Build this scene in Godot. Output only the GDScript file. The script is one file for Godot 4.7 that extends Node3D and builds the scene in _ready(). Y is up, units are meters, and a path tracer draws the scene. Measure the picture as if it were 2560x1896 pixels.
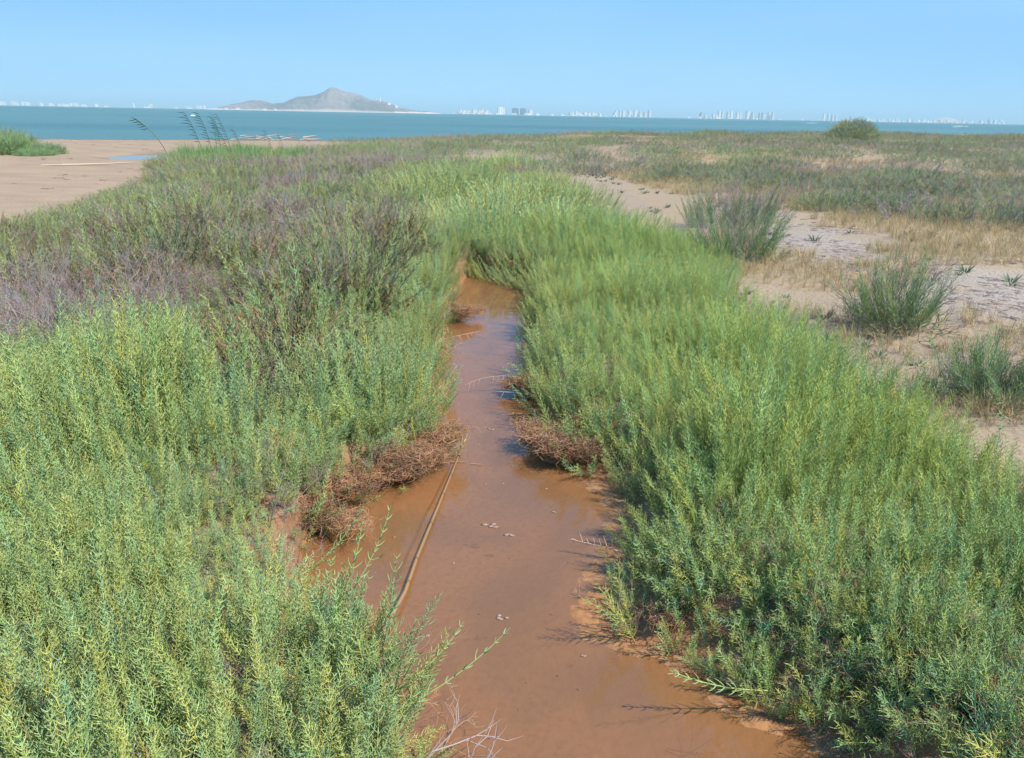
extends Node3D
# A narrow muddy stream between banks of glasswort, running towards a lagoon with an island and a far built-up spit.
# x right, y up, -z away from the viewer, metres. The stream's surface is y = 0.

const SEA := -0.15

class Shape:
	var v := PackedVector3Array()
	var n := PackedVector3Array()
	var c := PackedColorArray()
	var ix := PackedInt32Array()

	func tube(p: PackedVector3Array, r0: float, r1: float, sides: int, col: Color, col_end: Color = Color(-1, 0, 0), point := true) -> void:
		var k := p.size()
		if col_end.r < 0.0: col_end = col
		var first := v.size()
		var t: Vector3 = (p[1] - p[0]).normalized()
		var u := t.cross(Vector3.RIGHT if absf(t.x) < 0.8 else Vector3.BACK).normalized()
		for i in k:
			if i > 0:
				t = (p[mini(i + 1, k - 1)] - p[i - 1]).normalized()
				u = (u - t * u.dot(t)).normalized()
			var w := t.cross(u)
			var f := float(i) / (k - 1)
			var r := lerpf(r0, r1, f)
			if point and i == k - 1: r *= 0.35
			var cc := col.lerp(col_end, f)
			for j in sides:
				var a := TAU * j / sides
				var d := u * cos(a) + w * sin(a)
				v.append(p[i] + d * r); n.append(d); c.append(cc)
		for i in k - 1:
			for j in sides:
				var a0 := first + i * sides + j
				var b0 := first + i * sides + (j + 1) % sides
				ix.append(a0); ix.append(a0 + sides); ix.append(b0 + sides)
				ix.append(a0); ix.append(b0 + sides); ix.append(b0)

	func blade(p: PackedVector3Array, across: Vector3, w0: float, col: Color) -> void:
		var k := p.size()
		var first := v.size()
		for i in k:
			var f := float(i) / (k - 1)
			var hw := w0 * 0.5 * (1.0 - pow(f, 2.2)) * minf(1.0, 0.55 + 2.5 * f)
			var t: Vector3 = (p[mini(i + 1, k - 1)] - p[maxi(i - 1, 0)]).normalized()
			var nn := across.cross(t).normalized()
			for s in [-1.0, 1.0]:
				v.append(p[i] + across * hw * s); n.append(nn); c.append(col)
		for i in k - 1:
			var a := first + i * 2
			ix.append_array(PackedInt32Array([a, a + 2, a + 3, a, a + 3, a + 1]))

	func box(lo: Vector3, hi: Vector3, col: Color) -> void:
		for ax in 3:
			for s in 2:
				var nn := Vector3.ZERO
				nn[ax] = 1.0 if s else -1.0
				var b := (ax + 1) % 3
				var d := (ax + 2) % 3
				var first := v.size()
				for q in [[0, 0], [1, 0], [1, 1], [0, 1]]:
					var pt := Vector3.ZERO
					pt[ax] = hi[ax] if s else lo[ax]
					pt[b] = hi[b] if q[0] else lo[b]
					pt[d] = hi[d] if q[1] else lo[d]
					v.append(pt); n.append(nn); c.append(col)
				ix.append_array(PackedInt32Array([first, first + 2, first + 1, first, first + 3, first + 2]) if s else PackedInt32Array([first, first + 1, first + 2, first, first + 2, first + 3]))

	func lump(at: Vector3, size: Vector3, rng: RandomNumberGenerator, col: Color, rings := 4, around := 7) -> void:
		var first := v.size()
		for i in rings + 1:
			var la := -PI / 2 + PI * i / rings
			for j in around:
				var lo := TAU * j / around
				var d := Vector3(cos(la) * cos(lo), sin(la), cos(la) * sin(lo))
				v.append(at + d * size * (rng.randf_range(0.78, 1.12) if i > 0 and i < rings else 1.0)); n.append(d); c.append(col)
		for i in rings:
			for j in around:
				var a0 := first + i * around + j
				var b0 := first + i * around + (j + 1) % around
				ix.append_array(PackedInt32Array([a0, b0 + around, a0 + around, a0, b0, b0 + around]))

	func mesh(m: Material) -> ArrayMesh:
		var a := []
		a.resize(Mesh.ARRAY_MAX)
		a[Mesh.ARRAY_VERTEX] = v; a[Mesh.ARRAY_NORMAL] = n; a[Mesh.ARRAY_COLOR] = c; a[Mesh.ARRAY_INDEX] = ix
		var out := ArrayMesh.new()
		out.add_surface_from_arrays(Mesh.PRIMITIVE_TRIANGLES, a)
		out.surface_set_material(0, m)
		return out

var rng := RandomNumberGenerator.new()
var low := FastNoiseLite.new()
var fine := FastNoiseLite.new()
var far_k := 1.0
var taken := {}
var M := {}
var S := {}

# ---------------------------------------------------------------- helpers

func numbered(called: String) -> String:
	var k: int = taken.get(called, 0)
	taken[called] = k + 1
	return called if k == 0 else "%s_%03d" % [called, k]

func tag(o: Node3D, label: String, category: String, group := "", kind := "") -> Node3D:
	o.set_meta("label", label)
	if category: o.set_meta("category", category)
	if group: o.set_meta("group", group)
	if kind: o.set_meta("kind", kind)
	return o

func thing(called: String, at: Vector3, label: String, category: String, group := "") -> Node3D:
	var o := Node3D.new()
	o.name = numbered(called)
	add_child(o)
	o.position = at
	return tag(o, label, category, group)

func put(called: String, m: Mesh, parent: Node3D = null) -> MeshInstance3D:
	var o := MeshInstance3D.new()
	o.mesh = m
	if parent == null:
		o.name = numbered(called)
		add_child(o)
	else:
		o.name = called
		parent.add_child(o, true)
	return o

func struct(called: String, m: Mesh, label: String) -> MeshInstance3D:
	var o := put(called, m)
	o.set_meta("kind", "structure"); o.set_meta("label", label)
	return o

func many(called: String, m: Mesh, where: Array, tints: Array, parent: Node3D = null) -> MultiMeshInstance3D:
	var mm := MultiMesh.new()
	mm.transform_format = MultiMesh.TRANSFORM_3D
	mm.use_colors = true
	mm.mesh = m
	mm.instance_count = where.size()
	for i in where.size():
		mm.set_instance_transform(i, where[i])
		mm.set_instance_color(i, tints[i])
	var o := MultiMeshInstance3D.new()
	o.multimesh = mm
	o.set_meta("kind", "stuff")
	if parent == null:
		o.name = numbered(called)
		add_child(o)
	else:
		o.name = called
		parent.add_child(o, true)
	return o

func mat(called: String, rough: float, spec := 0.4, back := 0.0) -> StandardMaterial3D:
	var m := StandardMaterial3D.new()
	m.resource_name = called
	m.vertex_color_use_as_albedo = true
	m.roughness = rough
	m.metallic_specular = spec
	m.cull_mode = BaseMaterial3D.CULL_DISABLED
	if back > 0.0:
		m.backlight_enabled = true
		m.backlight = Color(back, back, back)
	return m

func noise_tex(seed_: int, freq: float, size: int, ramp: Array, octaves := 5) -> NoiseTexture2D:
	var f := FastNoiseLite.new()
	f.seed = seed_; f.frequency = freq; f.fractal_octaves = octaves
	var t := NoiseTexture2D.new()
	t.width = size; t.height = size; t.seamless = true; t.noise = f
	if ramp:
		var g := Gradient.new()
		g.offsets = PackedFloat32Array([0.0, 0.5, 1.0])
		g.colors = PackedColorArray(ramp)
		t.color_ramp = g
	return t

func table(t: Array, z: float) -> float:   # piecewise linear in depth (-z)
	var d := -z
	if d <= t[0][0]: return t[0][1]
	for i in range(1, t.size()):
		if d < t[i][0]:
			return lerpf(t[i - 1][1], t[i][1], (d - t[i - 1][0]) / (t[i][0] - t[i - 1][0]))
	return t[-1][1]

# ---------------------------------------------------------------- lie of the land

const LEFT := [[0.0, -0.1], [2.37, -0.3], [2.85, -0.6], [3.1, -0.85], [3.39, -1.02], [3.91, -1.1], [4.47, -0.97], [4.72, -0.68], [5.37, -0.53], [6.36, -0.55], [7.0, -0.72], [7.74, -0.66], [8.4, -0.8], [9.1, -0.72], [10.0, -0.82], [11.0, -0.72], [12.6, -0.5]]
const RIGHT := [[0.0, 1.9], [2.41, 1.28], [2.72, 0.95], [2.95, 0.78], [3.07, 0.52], [3.43, 0.52], [3.73, 0.62], [4.13, 0.72], [4.54, 0.70], [4.93, 0.46], [5.3, 0.3], [5.58, 0.18], [6.2, 0.24], [6.52, 0.12], [7.4, 0.22], [8.3, 0.14], [8.92, 0.24], [9.8, 0.16], [11.0, 0.26], [12.6, -0.1]]
const GREEN_EDGE := [[0.0, 3.6], [2.5, 3.2], [3.5, 2.75], [5.4, 2.55], [7.0, 2.6], [8.7, 2.35], [11.0, 2.6], [13.3, 2.7], [15.6, 2.25], [22.0, 1.4], [29.0, 0.4]]
const LEFT_EDGE := [[0.0, -9.5], [11.0, -8.0], [16.0, -8.5], [24.0, -9.9], [34.0, -14.4], [38.0, -15.3], [45.0, -14.0]]
const SHORE := [[-40.0, 62.0], [-28.0, 68.0], [-1.0, 77.0], [18.0, 89.0], [87.0, 140.0], [200.0, 220.0]]

func outside(x: float, z: float) -> float:   # metres outside the stream, negative in it
	return maxf(maxf(table(LEFT, z) - x, x - table(RIGHT, z)), -11.2 + 1.15 * x - z)

func shore_z(x: float) -> float:
	for i in range(1, SHORE.size()):
		if x < SHORE[i][0]:
			return -lerpf(SHORE[i - 1][1], SHORE[i][1], (x - SHORE[i - 1][0]) / (SHORE[i][0] - SHORE[i - 1][0]))
	return -220.0

func land(x: float, z: float) -> float:
	var h := 0.25 + 0.05 * low.get_noise_2d(x * 3.0, z * 3.0) + 0.02 * fine.get_noise_2d(x * 4.0, z * 4.0)
	h += 0.2 * smoothstep(2.5, 6.0, x + 0.1 * low.get_noise_2d(x, z))
	var far := smoothstep(-24.0, -55.0, z) * smoothstep(-11.0, 3.0, x)
	h += far * (0.35 + 0.35 * low.get_noise_2d(x * 0.8 + 40.0, z * 0.8))
	h -= 0.12 * smoothstep(-7.0, -11.0, x) * smoothstep(-9.0, -16.0, z)
	var pond := Vector2((x + 16.6) / 2.6, (z + 40.0) / 4.0).length()
	h -= 0.28 * smoothstep(1.3, 0.4, pond)
	var s := shore_z(x) + 1.5 * low.get_noise_2d(x * 0.7, 9.0)
	h = lerpf(h, SEA, smoothstep(s + 14.0, s, z)) if z > s else SEA - 0.05 * minf(s - z, 60.0)
	var d := outside(x, z)
	if d < 0.6 and z > -13.0:
		var wob := 0.05 * fine.get_noise_2d(x * 9.0, z * 9.0)
		var right := x > (table(LEFT, z) + table(RIGHT, z)) * 0.5
		var flat := 1.0 if right and z < -2.4 and z > -5.4 else 0.0
		var dd := d + wob
		var over := clampf((x - table(LEFT, z)) / maxf(0.05, table(RIGHT, z) - table(LEFT, z)), 0.0, 1.0)
		var bed := lerpf(-0.055 - 0.12 * smoothstep(0.0, 0.45, -dd), -0.018 - 0.14 * smoothstep(0.1, 0.75, -dd), smoothstep(0.2, 0.8, over))
		bed += 0.014 * fine.get_noise_2d(x * 14.0, z * 14.0) + 0.01 * low.get_noise_2d(x * 12.0, z * 12.0)
		bed += (0.024 + 0.02 * fine.get_noise_2d(x * 22.0, z * 22.0)) * flat * smoothstep(0.5, 0.95, over)
		h = lerpf(bed, h, smoothstep(-0.02, 0.10 + 0.3 * flat + (0.12 if right else 0.0), dd))
	return h

func spread(at: Array) -> PackedFloat32Array:   # [from, to, step], one after another
	var out := PackedFloat32Array()
	for a in at:
		var k := int(round((a[1] - a[0]) / a[2]))
		for i in k: out.append(a[0] + (a[1] - a[0]) * i / k)
	out.append(at[-1][1])
	return out

func sheet(xs: PackedFloat32Array, zs: PackedFloat32Array, high: Callable, hue: Callable, m: Material) -> ArrayMesh:
	var s := Shape.new()
	var w := xs.size()
	for z in zs:
		for x in xs:
			var y: float = high.call(x, z)
			s.v.append(Vector3(x, y, z))
			s.c.append(hue.call(x, y, z))
	s.n.resize(s.v.size())
	for j in zs.size():
		for i in w:
			var dx := s.v[j * w + mini(i + 1, w - 1)] - s.v[j * w + maxi(i - 1, 0)]
			var dz := s.v[mini(j + 1, zs.size() - 1) * w + i] - s.v[maxi(j - 1, 0) * w + i]
			var nn := dz.cross(dx).normalized()
			s.n[j * w + i] = nn if nn.y > 0.0 else -nn
	for j in zs.size() - 1:
		for i in w - 1:
			var a := j * w + i
			s.ix.append(a); s.ix.append(a + w + 1); s.ix.append(a + w)
			s.ix.append(a); s.ix.append(a + 1); s.ix.append(a + w + 1)
	if zs[1] < zs[0]: s.ix.reverse()
	return s.mesh(m)

func stony(x: float, z: float) -> float:
	var a := 1.0 - Vector2((x - 5.6) / 1.5, (z + 8.8) / 2.2).length()
	var b := 1.0 - Vector2((x - 4.7) / 1.1, (z + 13.4) / 2.8).length()
	return maxf(a, b) + 0.35 * low.get_noise_2d(x * 6.0, z * 6.0)

func soil(x: float, y: float, z: float) -> Color:
	var a := low.get_noise_2d(x * 6.0, z * 6.0)
	var b := fine.get_noise_2d(x * 5.0, z * 5.0)
	var sand := Color(0.37, 0.283, 0.19)
	sand = sand.lerp(Color(0.33, 0.255, 0.19), clampf(0.5 + a, 0.0, 1.0))
	if x > 3.0 and z < -9.0:    # dry straw between
		sand = sand.lerp(Color(0.40, 0.29, 0.16), clampf(0.3 + 1.3 * a, 0.0, 0.8))
	if x < -7.0 and z < -15.0:
		sand = Color(0.39, 0.285, 0.19).lerp(Color(0.33, 0.24, 0.165), clampf(0.4 + 1.4 * a, 0.0, 1.0))
		if y < 0.02 or z < shore_z(x) + 5.0 + 2.0 * a: sand = Color(0.22, 0.16, 0.12)   # wet
	if x > 2.4 and z > -17.0 and stony(x, z) > 0.0:   # broken shell among the sand
		sand = sand.lerp(Color(0.36, 0.305, 0.26), clampf(stony(x, z) * 1.6 + 1.4 * b, 0.0, 0.9))
	var d := outside(x, z)
	if d < 0.35 + 0.15 * b and z > -12.8:
		var mud := Color(0.37, 0.18, 0.08).lerp(Color(0.30, 0.165, 0.085), clampf(0.5 + 1.5 * b, 0.0, 1.0))
		if d < -0.33 + 0.2 * a + 0.1 * b: mud = mud.lerp(Color(0.18, 0.115, 0.075), clampf(0.5 + 1.6 * b + 1.3 * a, 0.0, 1.0))   # dark silt
		if d > 0.03 and x < table(LEFT, z) + 0.02: mud = Color(0.29, 0.165, 0.095)
		return mud
	if x < table(GREEN_EDGE, z) and x > table(LEFT_EDGE, z) and z > -30.0:
		sand = Color(0.30, 0.21, 0.14).lerp(Color(0.24, 0.18, 0.125), clampf(0.5 + a + b, 0.0, 1.0))   # litter under the plants
	return sand

# ---------------------------------------------------------------- plants

func jig(c: Color, by: float) -> Color:
	var f := rng.randf_range(1.0 - by, 1.0 + by)
	return Color(c.r * f * rng.randf_range(1.0 - by * 0.5, 1.0 + by * 0.5), c.g * f, c.b * f * rng.randf_range(1.0 - by * 0.5, 1.0 + by * 0.5))

func on(p: PackedVector3Array, t: float) -> Vector3:
	var f := clampf(t, 0.0, 0.9999) * (p.size() - 1)
	var i := int(f)
	return p[i].lerp(p[i + 1], f - i)

func bent(from: Vector3, d0: Vector3, d1: Vector3, length: float, segs: int) -> PackedVector3Array:
	var out := PackedVector3Array([from])
	var at := from
	for i in segs:
		var d := d0.lerp(d1, (i + 0.5) / segs).normalized()
		at += d * length / segs
		out.append(at)
	return out

# an upright jointed stem with opposite, upcurved branchlets
func glasswort(L: float, nodes: int, sides: int, segs: int, reach: float, thick: float, subs: float, stem: Color, leaf: Color, low_from := 0.12, flare := 1.0, trunk := PackedVector3Array(), tip_share := 0.3) -> Shape:
	var s := Shape.new()
	var tilt := Vector3(rng.randf_range(-0.15, 0.15), 1.0, rng.randf_range(-0.15, 0.15))
	var tip := Vector3(rng.randf_range(-0.25, 0.25), 1.0, rng.randf_range(-0.25, 0.25))
	var p := trunk if trunk.size() else bent(Vector3.ZERO, tilt, tip, L, 5 if sides > 3 else 3)
	s.tube(p, thick * 1.5, thick * 0.8, sides, stem, stem.lerp(leaf, 0.6))
	var phi := rng.randf() * TAU
	for i in nodes:
		var t := low_from + (1.0 - low_from) * (i + rng.randf_range(-0.2, 0.2)) / nodes
		var at := on(p, t)
		var dir := (on(p, t + 0.08) - on(p, t - 0.08)).normalized()
		var u := dir.cross(Vector3.RIGHT if absf(dir.x) < 0.8 else Vector3.BACK).normalized()
		var w := dir.cross(u)
		for side in 2:
			if rng.randf() < 0.08: continue
			var az := phi + i * (PI / 2 + 0.2) + side * PI + rng.randf_range(-0.3, 0.3)
			var out := u * cos(az) + w * sin(az)
			var b := reach * lerpf(1.0, tip_share, pow(t, 1.3)) * rng.randf_range(0.55, 1.25)
			var open := rng.randf_range(0.75, 1.15) * flare
			var d0 := dir + out * open * 1.5
			var d1 := dir + out * open * 0.35
			var bp := bent(at, d0.normalized(), d1.normalized(), b, segs)
			var col := jig(leaf, 0.16)
			if rng.randf() < 0.025: col = jig(stem, 0.2)
			s.tube(bp, thick, thick * 0.75, sides, col)
			if subs > 0.0 and b > reach * 0.4:
				for q in int(subs * b / reach * 4.0):
					var tt := rng.randf_range(0.25, 0.9)
					var a2 := on(bp, tt)
					var up := (dir + out * rng.randf_range(-0.2, 0.9) + (dir.cross(out)) * rng.randf_range(-1.0, 1.0)).normalized()
					s.tube(bent(a2, up, (up + dir).normalized(), reach * rng.randf_range(0.2, 0.45), maxi(1, segs - 1)), thick * 0.9, thick * 0.7, sides, jig(leaf, 0.16))
	return s

# bare, forking, crooked twigs
func twig(s: Shape, from: Vector3, dir: Vector3, length: float, r: float, depth: int, sides: int, col: Color, crook := 0.5) -> void:
	var segs := 3 if depth > 0 else 2
	var p := PackedVector3Array([from])
	var d := dir
	var at := from
	for i in segs:
		d = (d + Vector3(rng.randf_range(-crook, crook), rng.randf_range(-crook, crook) * 0.6 + 0.08, rng.randf_range(-crook, crook))).normalized()
		at += d * length / segs
		p.append(at)
	s.tube(p, r, r * 0.6, sides, jig(col, 0.15))
	if depth <= 0: return
	for i in 3 if depth > 1 else 4:
		var t := rng.randf_range(0.3, 1.0)
		var nd := (d + Vector3(rng.randf_range(-1, 1), rng.randf_range(-0.5, 0.9), rng.randf_range(-1, 1)) * 0.9).normalized()
		twig(s, on(p, t), nd, length * rng.randf_range(0.45, 0.75), r * 0.62, depth - 1, sides, col, crook)

func seablite(L: float, n: int, sides: int, stem: Color, leaf: Color, leaf_b: Color) -> Shape:
	var s := Shape.new()
	for k in 3:
		var a := rng.randf() * TAU
		var p := bent(Vector3.ZERO, Vector3(cos(a) * 0.5, 1, sin(a) * 0.5), Vector3(cos(a) * 0.2, 1, sin(a) * 0.2), L * rng.randf_range(0.6, 1.0), 3)
		s.tube(p, 0.004, 0.002, 3, stem)
		for i in n:
			var t := rng.randf_range(0.2, 1.0)
			var az := rng.randf() * TAU
			var d := Vector3(cos(az), rng.randf_range(0.5, 1.6), sin(az)).normalized()
			s.tube(bent(on(p, t), d, (d + Vector3.UP * 0.5).normalized(), rng.randf_range(0.02, 0.055), 1), 0.0032, 0.0026, sides, jig(leaf if rng.randf() < 0.6 else leaf_b, 0.2))
	return s

func grass(n: int, L: float, w: float, cols: Array, splay: float) -> Shape:
	var s := Shape.new()
	for i in n:
		var a := rng.randf() * TAU
		var d := Vector3(cos(a), 0, sin(a))
		var h := L * rng.randf_range(0.5, 1.0)
		var o := d * rng.randf() * 0.06
		var lean := splay * rng.randf_range(0.1, 1.0)
		var p := bent(o, Vector3.UP + d * lean * 0.4, (Vector3.UP + d * lean * 1.7), h, 3)
		s.blade(p, Vector3.UP.cross(d).rotated(Vector3.UP, rng.randf_range(-0.8, 0.8)), w, jig(cols[rng.randi() % cols.size()], 0.15))
	return s

func tangle(n: int, size: Vector3, col: Color) -> Shape:   # curly dead roots and stems hanging from the bank
	var s := Shape.new()
	var hearts := []
	for i in 5: hearts.append(Vector3(rng.randf_range(-1, 1), rng.randf_range(-0.4, 0.5), rng.randf_range(-0.5, 0.5)) * size * 0.75)
	for i in n:
		var a := rng.randf() * TAU
		var at: Vector3 = hearts[i % 5] + Vector3(cos(a), rng.randf_range(-0.2, 0.5), sin(a)) * rng.randf() * size * 0.3
		var d := Vector3(cos(a), rng.randf_range(-0.4, 0.7), sin(a)).normalized()
		var p := PackedVector3Array([at])
		var curl := Vector3(rng.randf_range(-1, 1), rng.randf_range(-1, 1), rng.randf_range(-1, 1)) * 0.9
		for k in 9:
			d = (d + d.cross(curl) + Vector3(rng.randf_range(-0.5, 0.5), rng.randf_range(-0.75, 0.35), rng.randf_range(-0.5, 0.5))).normalized()
			at += d * size * 0.085
			p.append(at)
		s.tube(p, rng.randf_range(0.0010, 0.0022), 0.0009, 3, jig(col, 0.35))
	return s

func reed(L: float) -> Shape:
	var s := Shape.new()
	var p := bent(Vector3.ZERO, Vector3(0.05, 1, 0), Vector3(-0.45, 1, rng.randf_range(-0.1, 0.1)), L, 6)
	s.tube(p, 0.012, 0.007, 4, Color(0.10, 0.15, 0.06))
	for i in 11:
		var t := 0.35 + 0.62 * i / 11.0
		var side := 1.0 if i % 2 else -1.0
		var d := Vector3(-0.75, 0.55, side * rng.randf_range(0.2, 0.6)).normalized()
		var bp := bent(on(p, t), d, Vector3(-1.0, -0.1, side * 0.25).normalized(), rng.randf_range(0.2, 0.5), 3)
		s.blade(bp, Vector3(0.2, 0.8, 0.5).normalized(), 0.032, jig(Color(0.11, 0.18, 0.10), 0.3))
	return s

# one plant: a Node3D whose parts are masses of sprigs rooted over a disc
const LANDMARKS := [[-1.5, -1.7, "at the photo's lower edge left of the water"], [-1.9, -2.6, "near the lower left corner"], [-0.75, -2.7, "before the near end of the fallen cane"], [-1.45, -3.4, "beside the brown backwater on the left"], [-2.6, -3.7, "at the left edge with tall yellow spikes"], [-1.4, -4.5, "behind the lower root mat on the left bank"], [-2.5, -4.9, "before the first grey dead patch on the left"], [-1.0, -5.4, "above the two root mats of the left bulge"], [-0.8, -6.6, "across the water from the arching dead branch"], [-0.9, -8.0, "at the left side of the narrows"], [-2.2, -6.6, "between the left bank and the grey dead patch"], [-3.4, -6.2, "beside the large grey dead patch at left"], [-2.6, -8.6, "behind the grey dead patch at left"], [-4.9, -8.6, "at the left edge behind the grey dead patch"], [-1.2, -10.2, "left of the stream's far end"], [-3.6, -11.0, "in the dark scrub left of the far end"], [-6.4, -11.8, "at the left edge below the beach"], [0.6, -11.4, "right of the stream's far end"], [1.7, -11.8, "beside the largest feathery bush"], [0.6, -9.0, "on the right side of the narrows"], [2.0, -9.0, "at the sandy edge above the shelly sand"], [0.7, -6.9, "above the arching dead branch"], [2.1, -6.9, "beside the middle feathery bush"], [0.8, -5.3, "above the pale root mat on the right bank"], [2.2, -5.3, "beside the smallest feathery bush"], [1.0, -4.2, "above the orange mud flat"], [1.9, -4.0, "well back from the orange mud flat"], [0.9, -3.0, "on the near right point of the bank"], [1.7, -2.9, "near the lower right corner"], [2.5, -3.5, "at the right edge below the sand"], [1.3, -2.2, "at the photo's lower edge right of the water"], [-7.0, -15.0, "along the edge of the open beach sand"], [-3.0, -14.5, "in the scrub beyond the far end, left part"], [0.4, -14.5, "straight beyond the stream's far end"], [2.2, -15.0, "along the bare sand tongue"], [-8.5, -20.0, "before the beach on the left"], [-4.8, -20.5, "beside the middle purple grey patch"], [-0.5, -20.0, "in the far pale green strip"], [-9.5, -28.0, "before the tall reeds"], [-6.5, -26.5, "beside the big purple grey patch"], [-2.0, -28.0, "at the far end of the pale green strip"], [-5.0, -38.0, "near the driftwood shore"], [2.0, -36.0, "above the sand tongue"], [6.5, -20.0, "behind the sand tongue"], [12.0, -20.0, "at the right edge above the dry grass"], [10.0, -27.0, "in the right middle of the dunes"], [17.0, -27.0, "by the right edge in the dunes"], [8.0, -45.0, "on the dune below the tallest towers"], [2.0, -58.0, "on the dune crest below the white tower"], [22.0, -50.0, "before the big round dune bush"], [16.0, -66.0, "on the crest left of the big dune bush"], [32.0, -66.0, "on the crest right of the big dune bush"], [32.0, -46.0, "by the right edge below the dune crest"], [45.0, -80.0, "on the far crest at the right edge"]]

func beside(q: Vector2) -> String:
	var best := ""
	var least := 1e9
	for k in LANDMARKS:
		var d := q.distance_to(Vector2(k[0], k[1])) / (1.0 + 0.1 * absf(k[1]))
		if d < least:
			least = d
			best = k[2]
	return best

func shrub(called: String, label: String, group: String, category: String, at: Vector2, rad: float, parts: Array) -> Node3D:
	var y := land(at.x, at.y)
	var o := thing(called, Vector3(at.x, y, at.y), label.replace("@", beside(at)), category, group)
	for part in parts:
		var where := {}
		var tints := {}
		var kinds: Array = S[part.s]
		var first_kind := rng.randi() % kinds.size()
		for i in part.n:
			var a := rng.randf() * TAU
			var f := sqrt(rng.randf())
			var off: Vector2 = Vector2(cos(a), sin(a)) * f * rad * part.get("wide", 1.0)
			var q: Vector2 = at + off
			if q.y > -12.4 and outside(q.x, q.y) < part.get("clear", -0.03): continue
			var out: Vector3 = Vector3(cos(a), 0, sin(a)) * f * part.get("lean", 0.35) + Vector3(rng.randf_range(-1, 1), 0, rng.randf_range(-1, 1)) * part.get("wild", 0.26) + Vector3(-0.05, 0, 0) + part.get("toward", Vector3.ZERO)
			var up := (Vector3.UP + out).normalized()
			var b := Basis(Quaternion(Vector3.UP, up)) * Basis(Vector3.UP, rng.randf() * TAU)
			var sc: float = part.h * (1.0 - 0.3 * f * f) * rng.randf_range(0.6, 1.15)
			b = b * Basis.from_scale(Vector3(lerpf(1.0, sc, 0.6), sc, lerpf(1.0, sc, 0.6)))
			var k: int = (first_kind + rng.randi() % part.get("sorts", 2)) % kinds.size()
			if not where.has(k): where[k] = []; tints[k] = []
			where[k].append(Transform3D(b, Vector3(off.x, land(q.x, q.y) - y - 0.01 + part.get("rise", 0.0), off.y)))
			var tone: Color = part.get("tint", Color.WHITE)
			var v: float = rng.randf_range(0.78, 1.2)
			var warm := rng.randf_range(-0.15, 0.22)
			tints[k].append(Color(tone.r * v * (1.0 + warm), tone.g * v, tone.b * v * (1.0 - warm)))
		for k in where:
			many(part.p, kinds[k], where[k], tints[k], o)
	return o

# ---------------------------------------------------------------- the far side of the lagoon

const RIDGE := [[-1460, 0], [-1433, 3], [-1337, 28], [-1273, 40], [-1230, 42], [-1177, 28], [-1123, 35], [-1038, 66], [-985, 73], [-942, 78], [-910, 97], [-878, 108], [-846, 97], [-814, 87], [-750, 75], [-696, 52], [-664, 54], [-632, 45], [-568, 21], [-483, 9], [-376, 3], [-340, 0]]

func ridge(x: float) -> float:
	for i in range(1, RIDGE.size()):
		if x < RIDGE[i][0]:
			var f: float = (x - RIDGE[i - 1][0]) / (RIDGE[i][0] - RIDGE[i - 1][0])
			return lerpf(RIDGE[i - 1][1], RIDGE[i][1], smoothstep(0.0, 1.0, f) * 0.4 + f * 0.6)
	return 0.0

func island_high(x: float, z: float) -> float:
	var v := (z + 4150.0) / 170.0
	var b := clampf(1.0 - v * v, 0.0, 1.0)
	var h := ridge(x) * pow(b, 0.8)
	h *= 1.0 + 0.22 * low.get_noise_2d(x * 0.06, z * 0.06) * (1.0 - b * 0.6)
	return h + (4.0 + 3.0 * fine.get_noise_2d(x * 0.05, z * 0.05)) * smoothstep(0.0, 0.12, b) * smoothstep(-1470.0, -1420.0, x) * smoothstep(-350.0, -420.0, x) - 1.5

func island_hue(x: float, y: float, z: float) -> Color:
	var a := fine.get_noise_2d(x * 0.12, z * 0.12)
	var b := low.get_noise_2d(x * 0.03, z * 0.03)
	var rock := smoothstep(-970.0, -900.0, x) * smoothstep(-740.0, -800.0, x)
	if y < 6.0 + 4.0 * a and z > -4150.0: return Color(0.52, 0.45, 0.38)       # pale shore rock
	return Color(0.13, 0.13, 0.12).lerp(Color(0.25, 0.215, 0.20), clampf(0.35 + 0.5 * rock + 1.2 * a + b, 0.0, 1.0))

func block(called: String, at: Vector3, w: float, h: float, deep: float, wall: Color, label: String, group: String, stripes := 0, shade := Color(0.5, 0.52, 0.55)) -> void:
	w *= far_k; h *= far_k; deep *= far_k
	var o := thing(called, Vector3(at.x * far_k, at.y, at.z * far_k), label, "building", group)
	o.rotation.y = 0.6
	var s := Shape.new()
	s.box(Vector3(-w / 2, 0, -deep / 2), Vector3(w / 2, h, deep / 2), wall)
	put("wall", s.mesh(M.wall), o)
	s = Shape.new()
	s.box(Vector3(-w * 0.28, h + 0.01, -deep * 0.3), Vector3(w * 0.2, h + 4.0, deep * 0.3), wall)
	s.box(Vector3(-w / 2 - 0.6, h - 1.2, -deep / 2 - 0.6), Vector3(w / 2 + 0.6, h, deep / 2 + 0.6), wall)
	put("roof", s.mesh(M.wall), o)
	for k in stripes:
		s = Shape.new()
		var x := w * ((k + 0.5) / stripes - 0.5)
		s.box(Vector3(x - w * 0.22 / stripes, 2.0, deep / 2), Vector3(x + w * 0.22 / stripes, h - 3.0, deep / 2 + 0.4), shade)
		put("window_column", s.mesh(M.wall), o)

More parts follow.
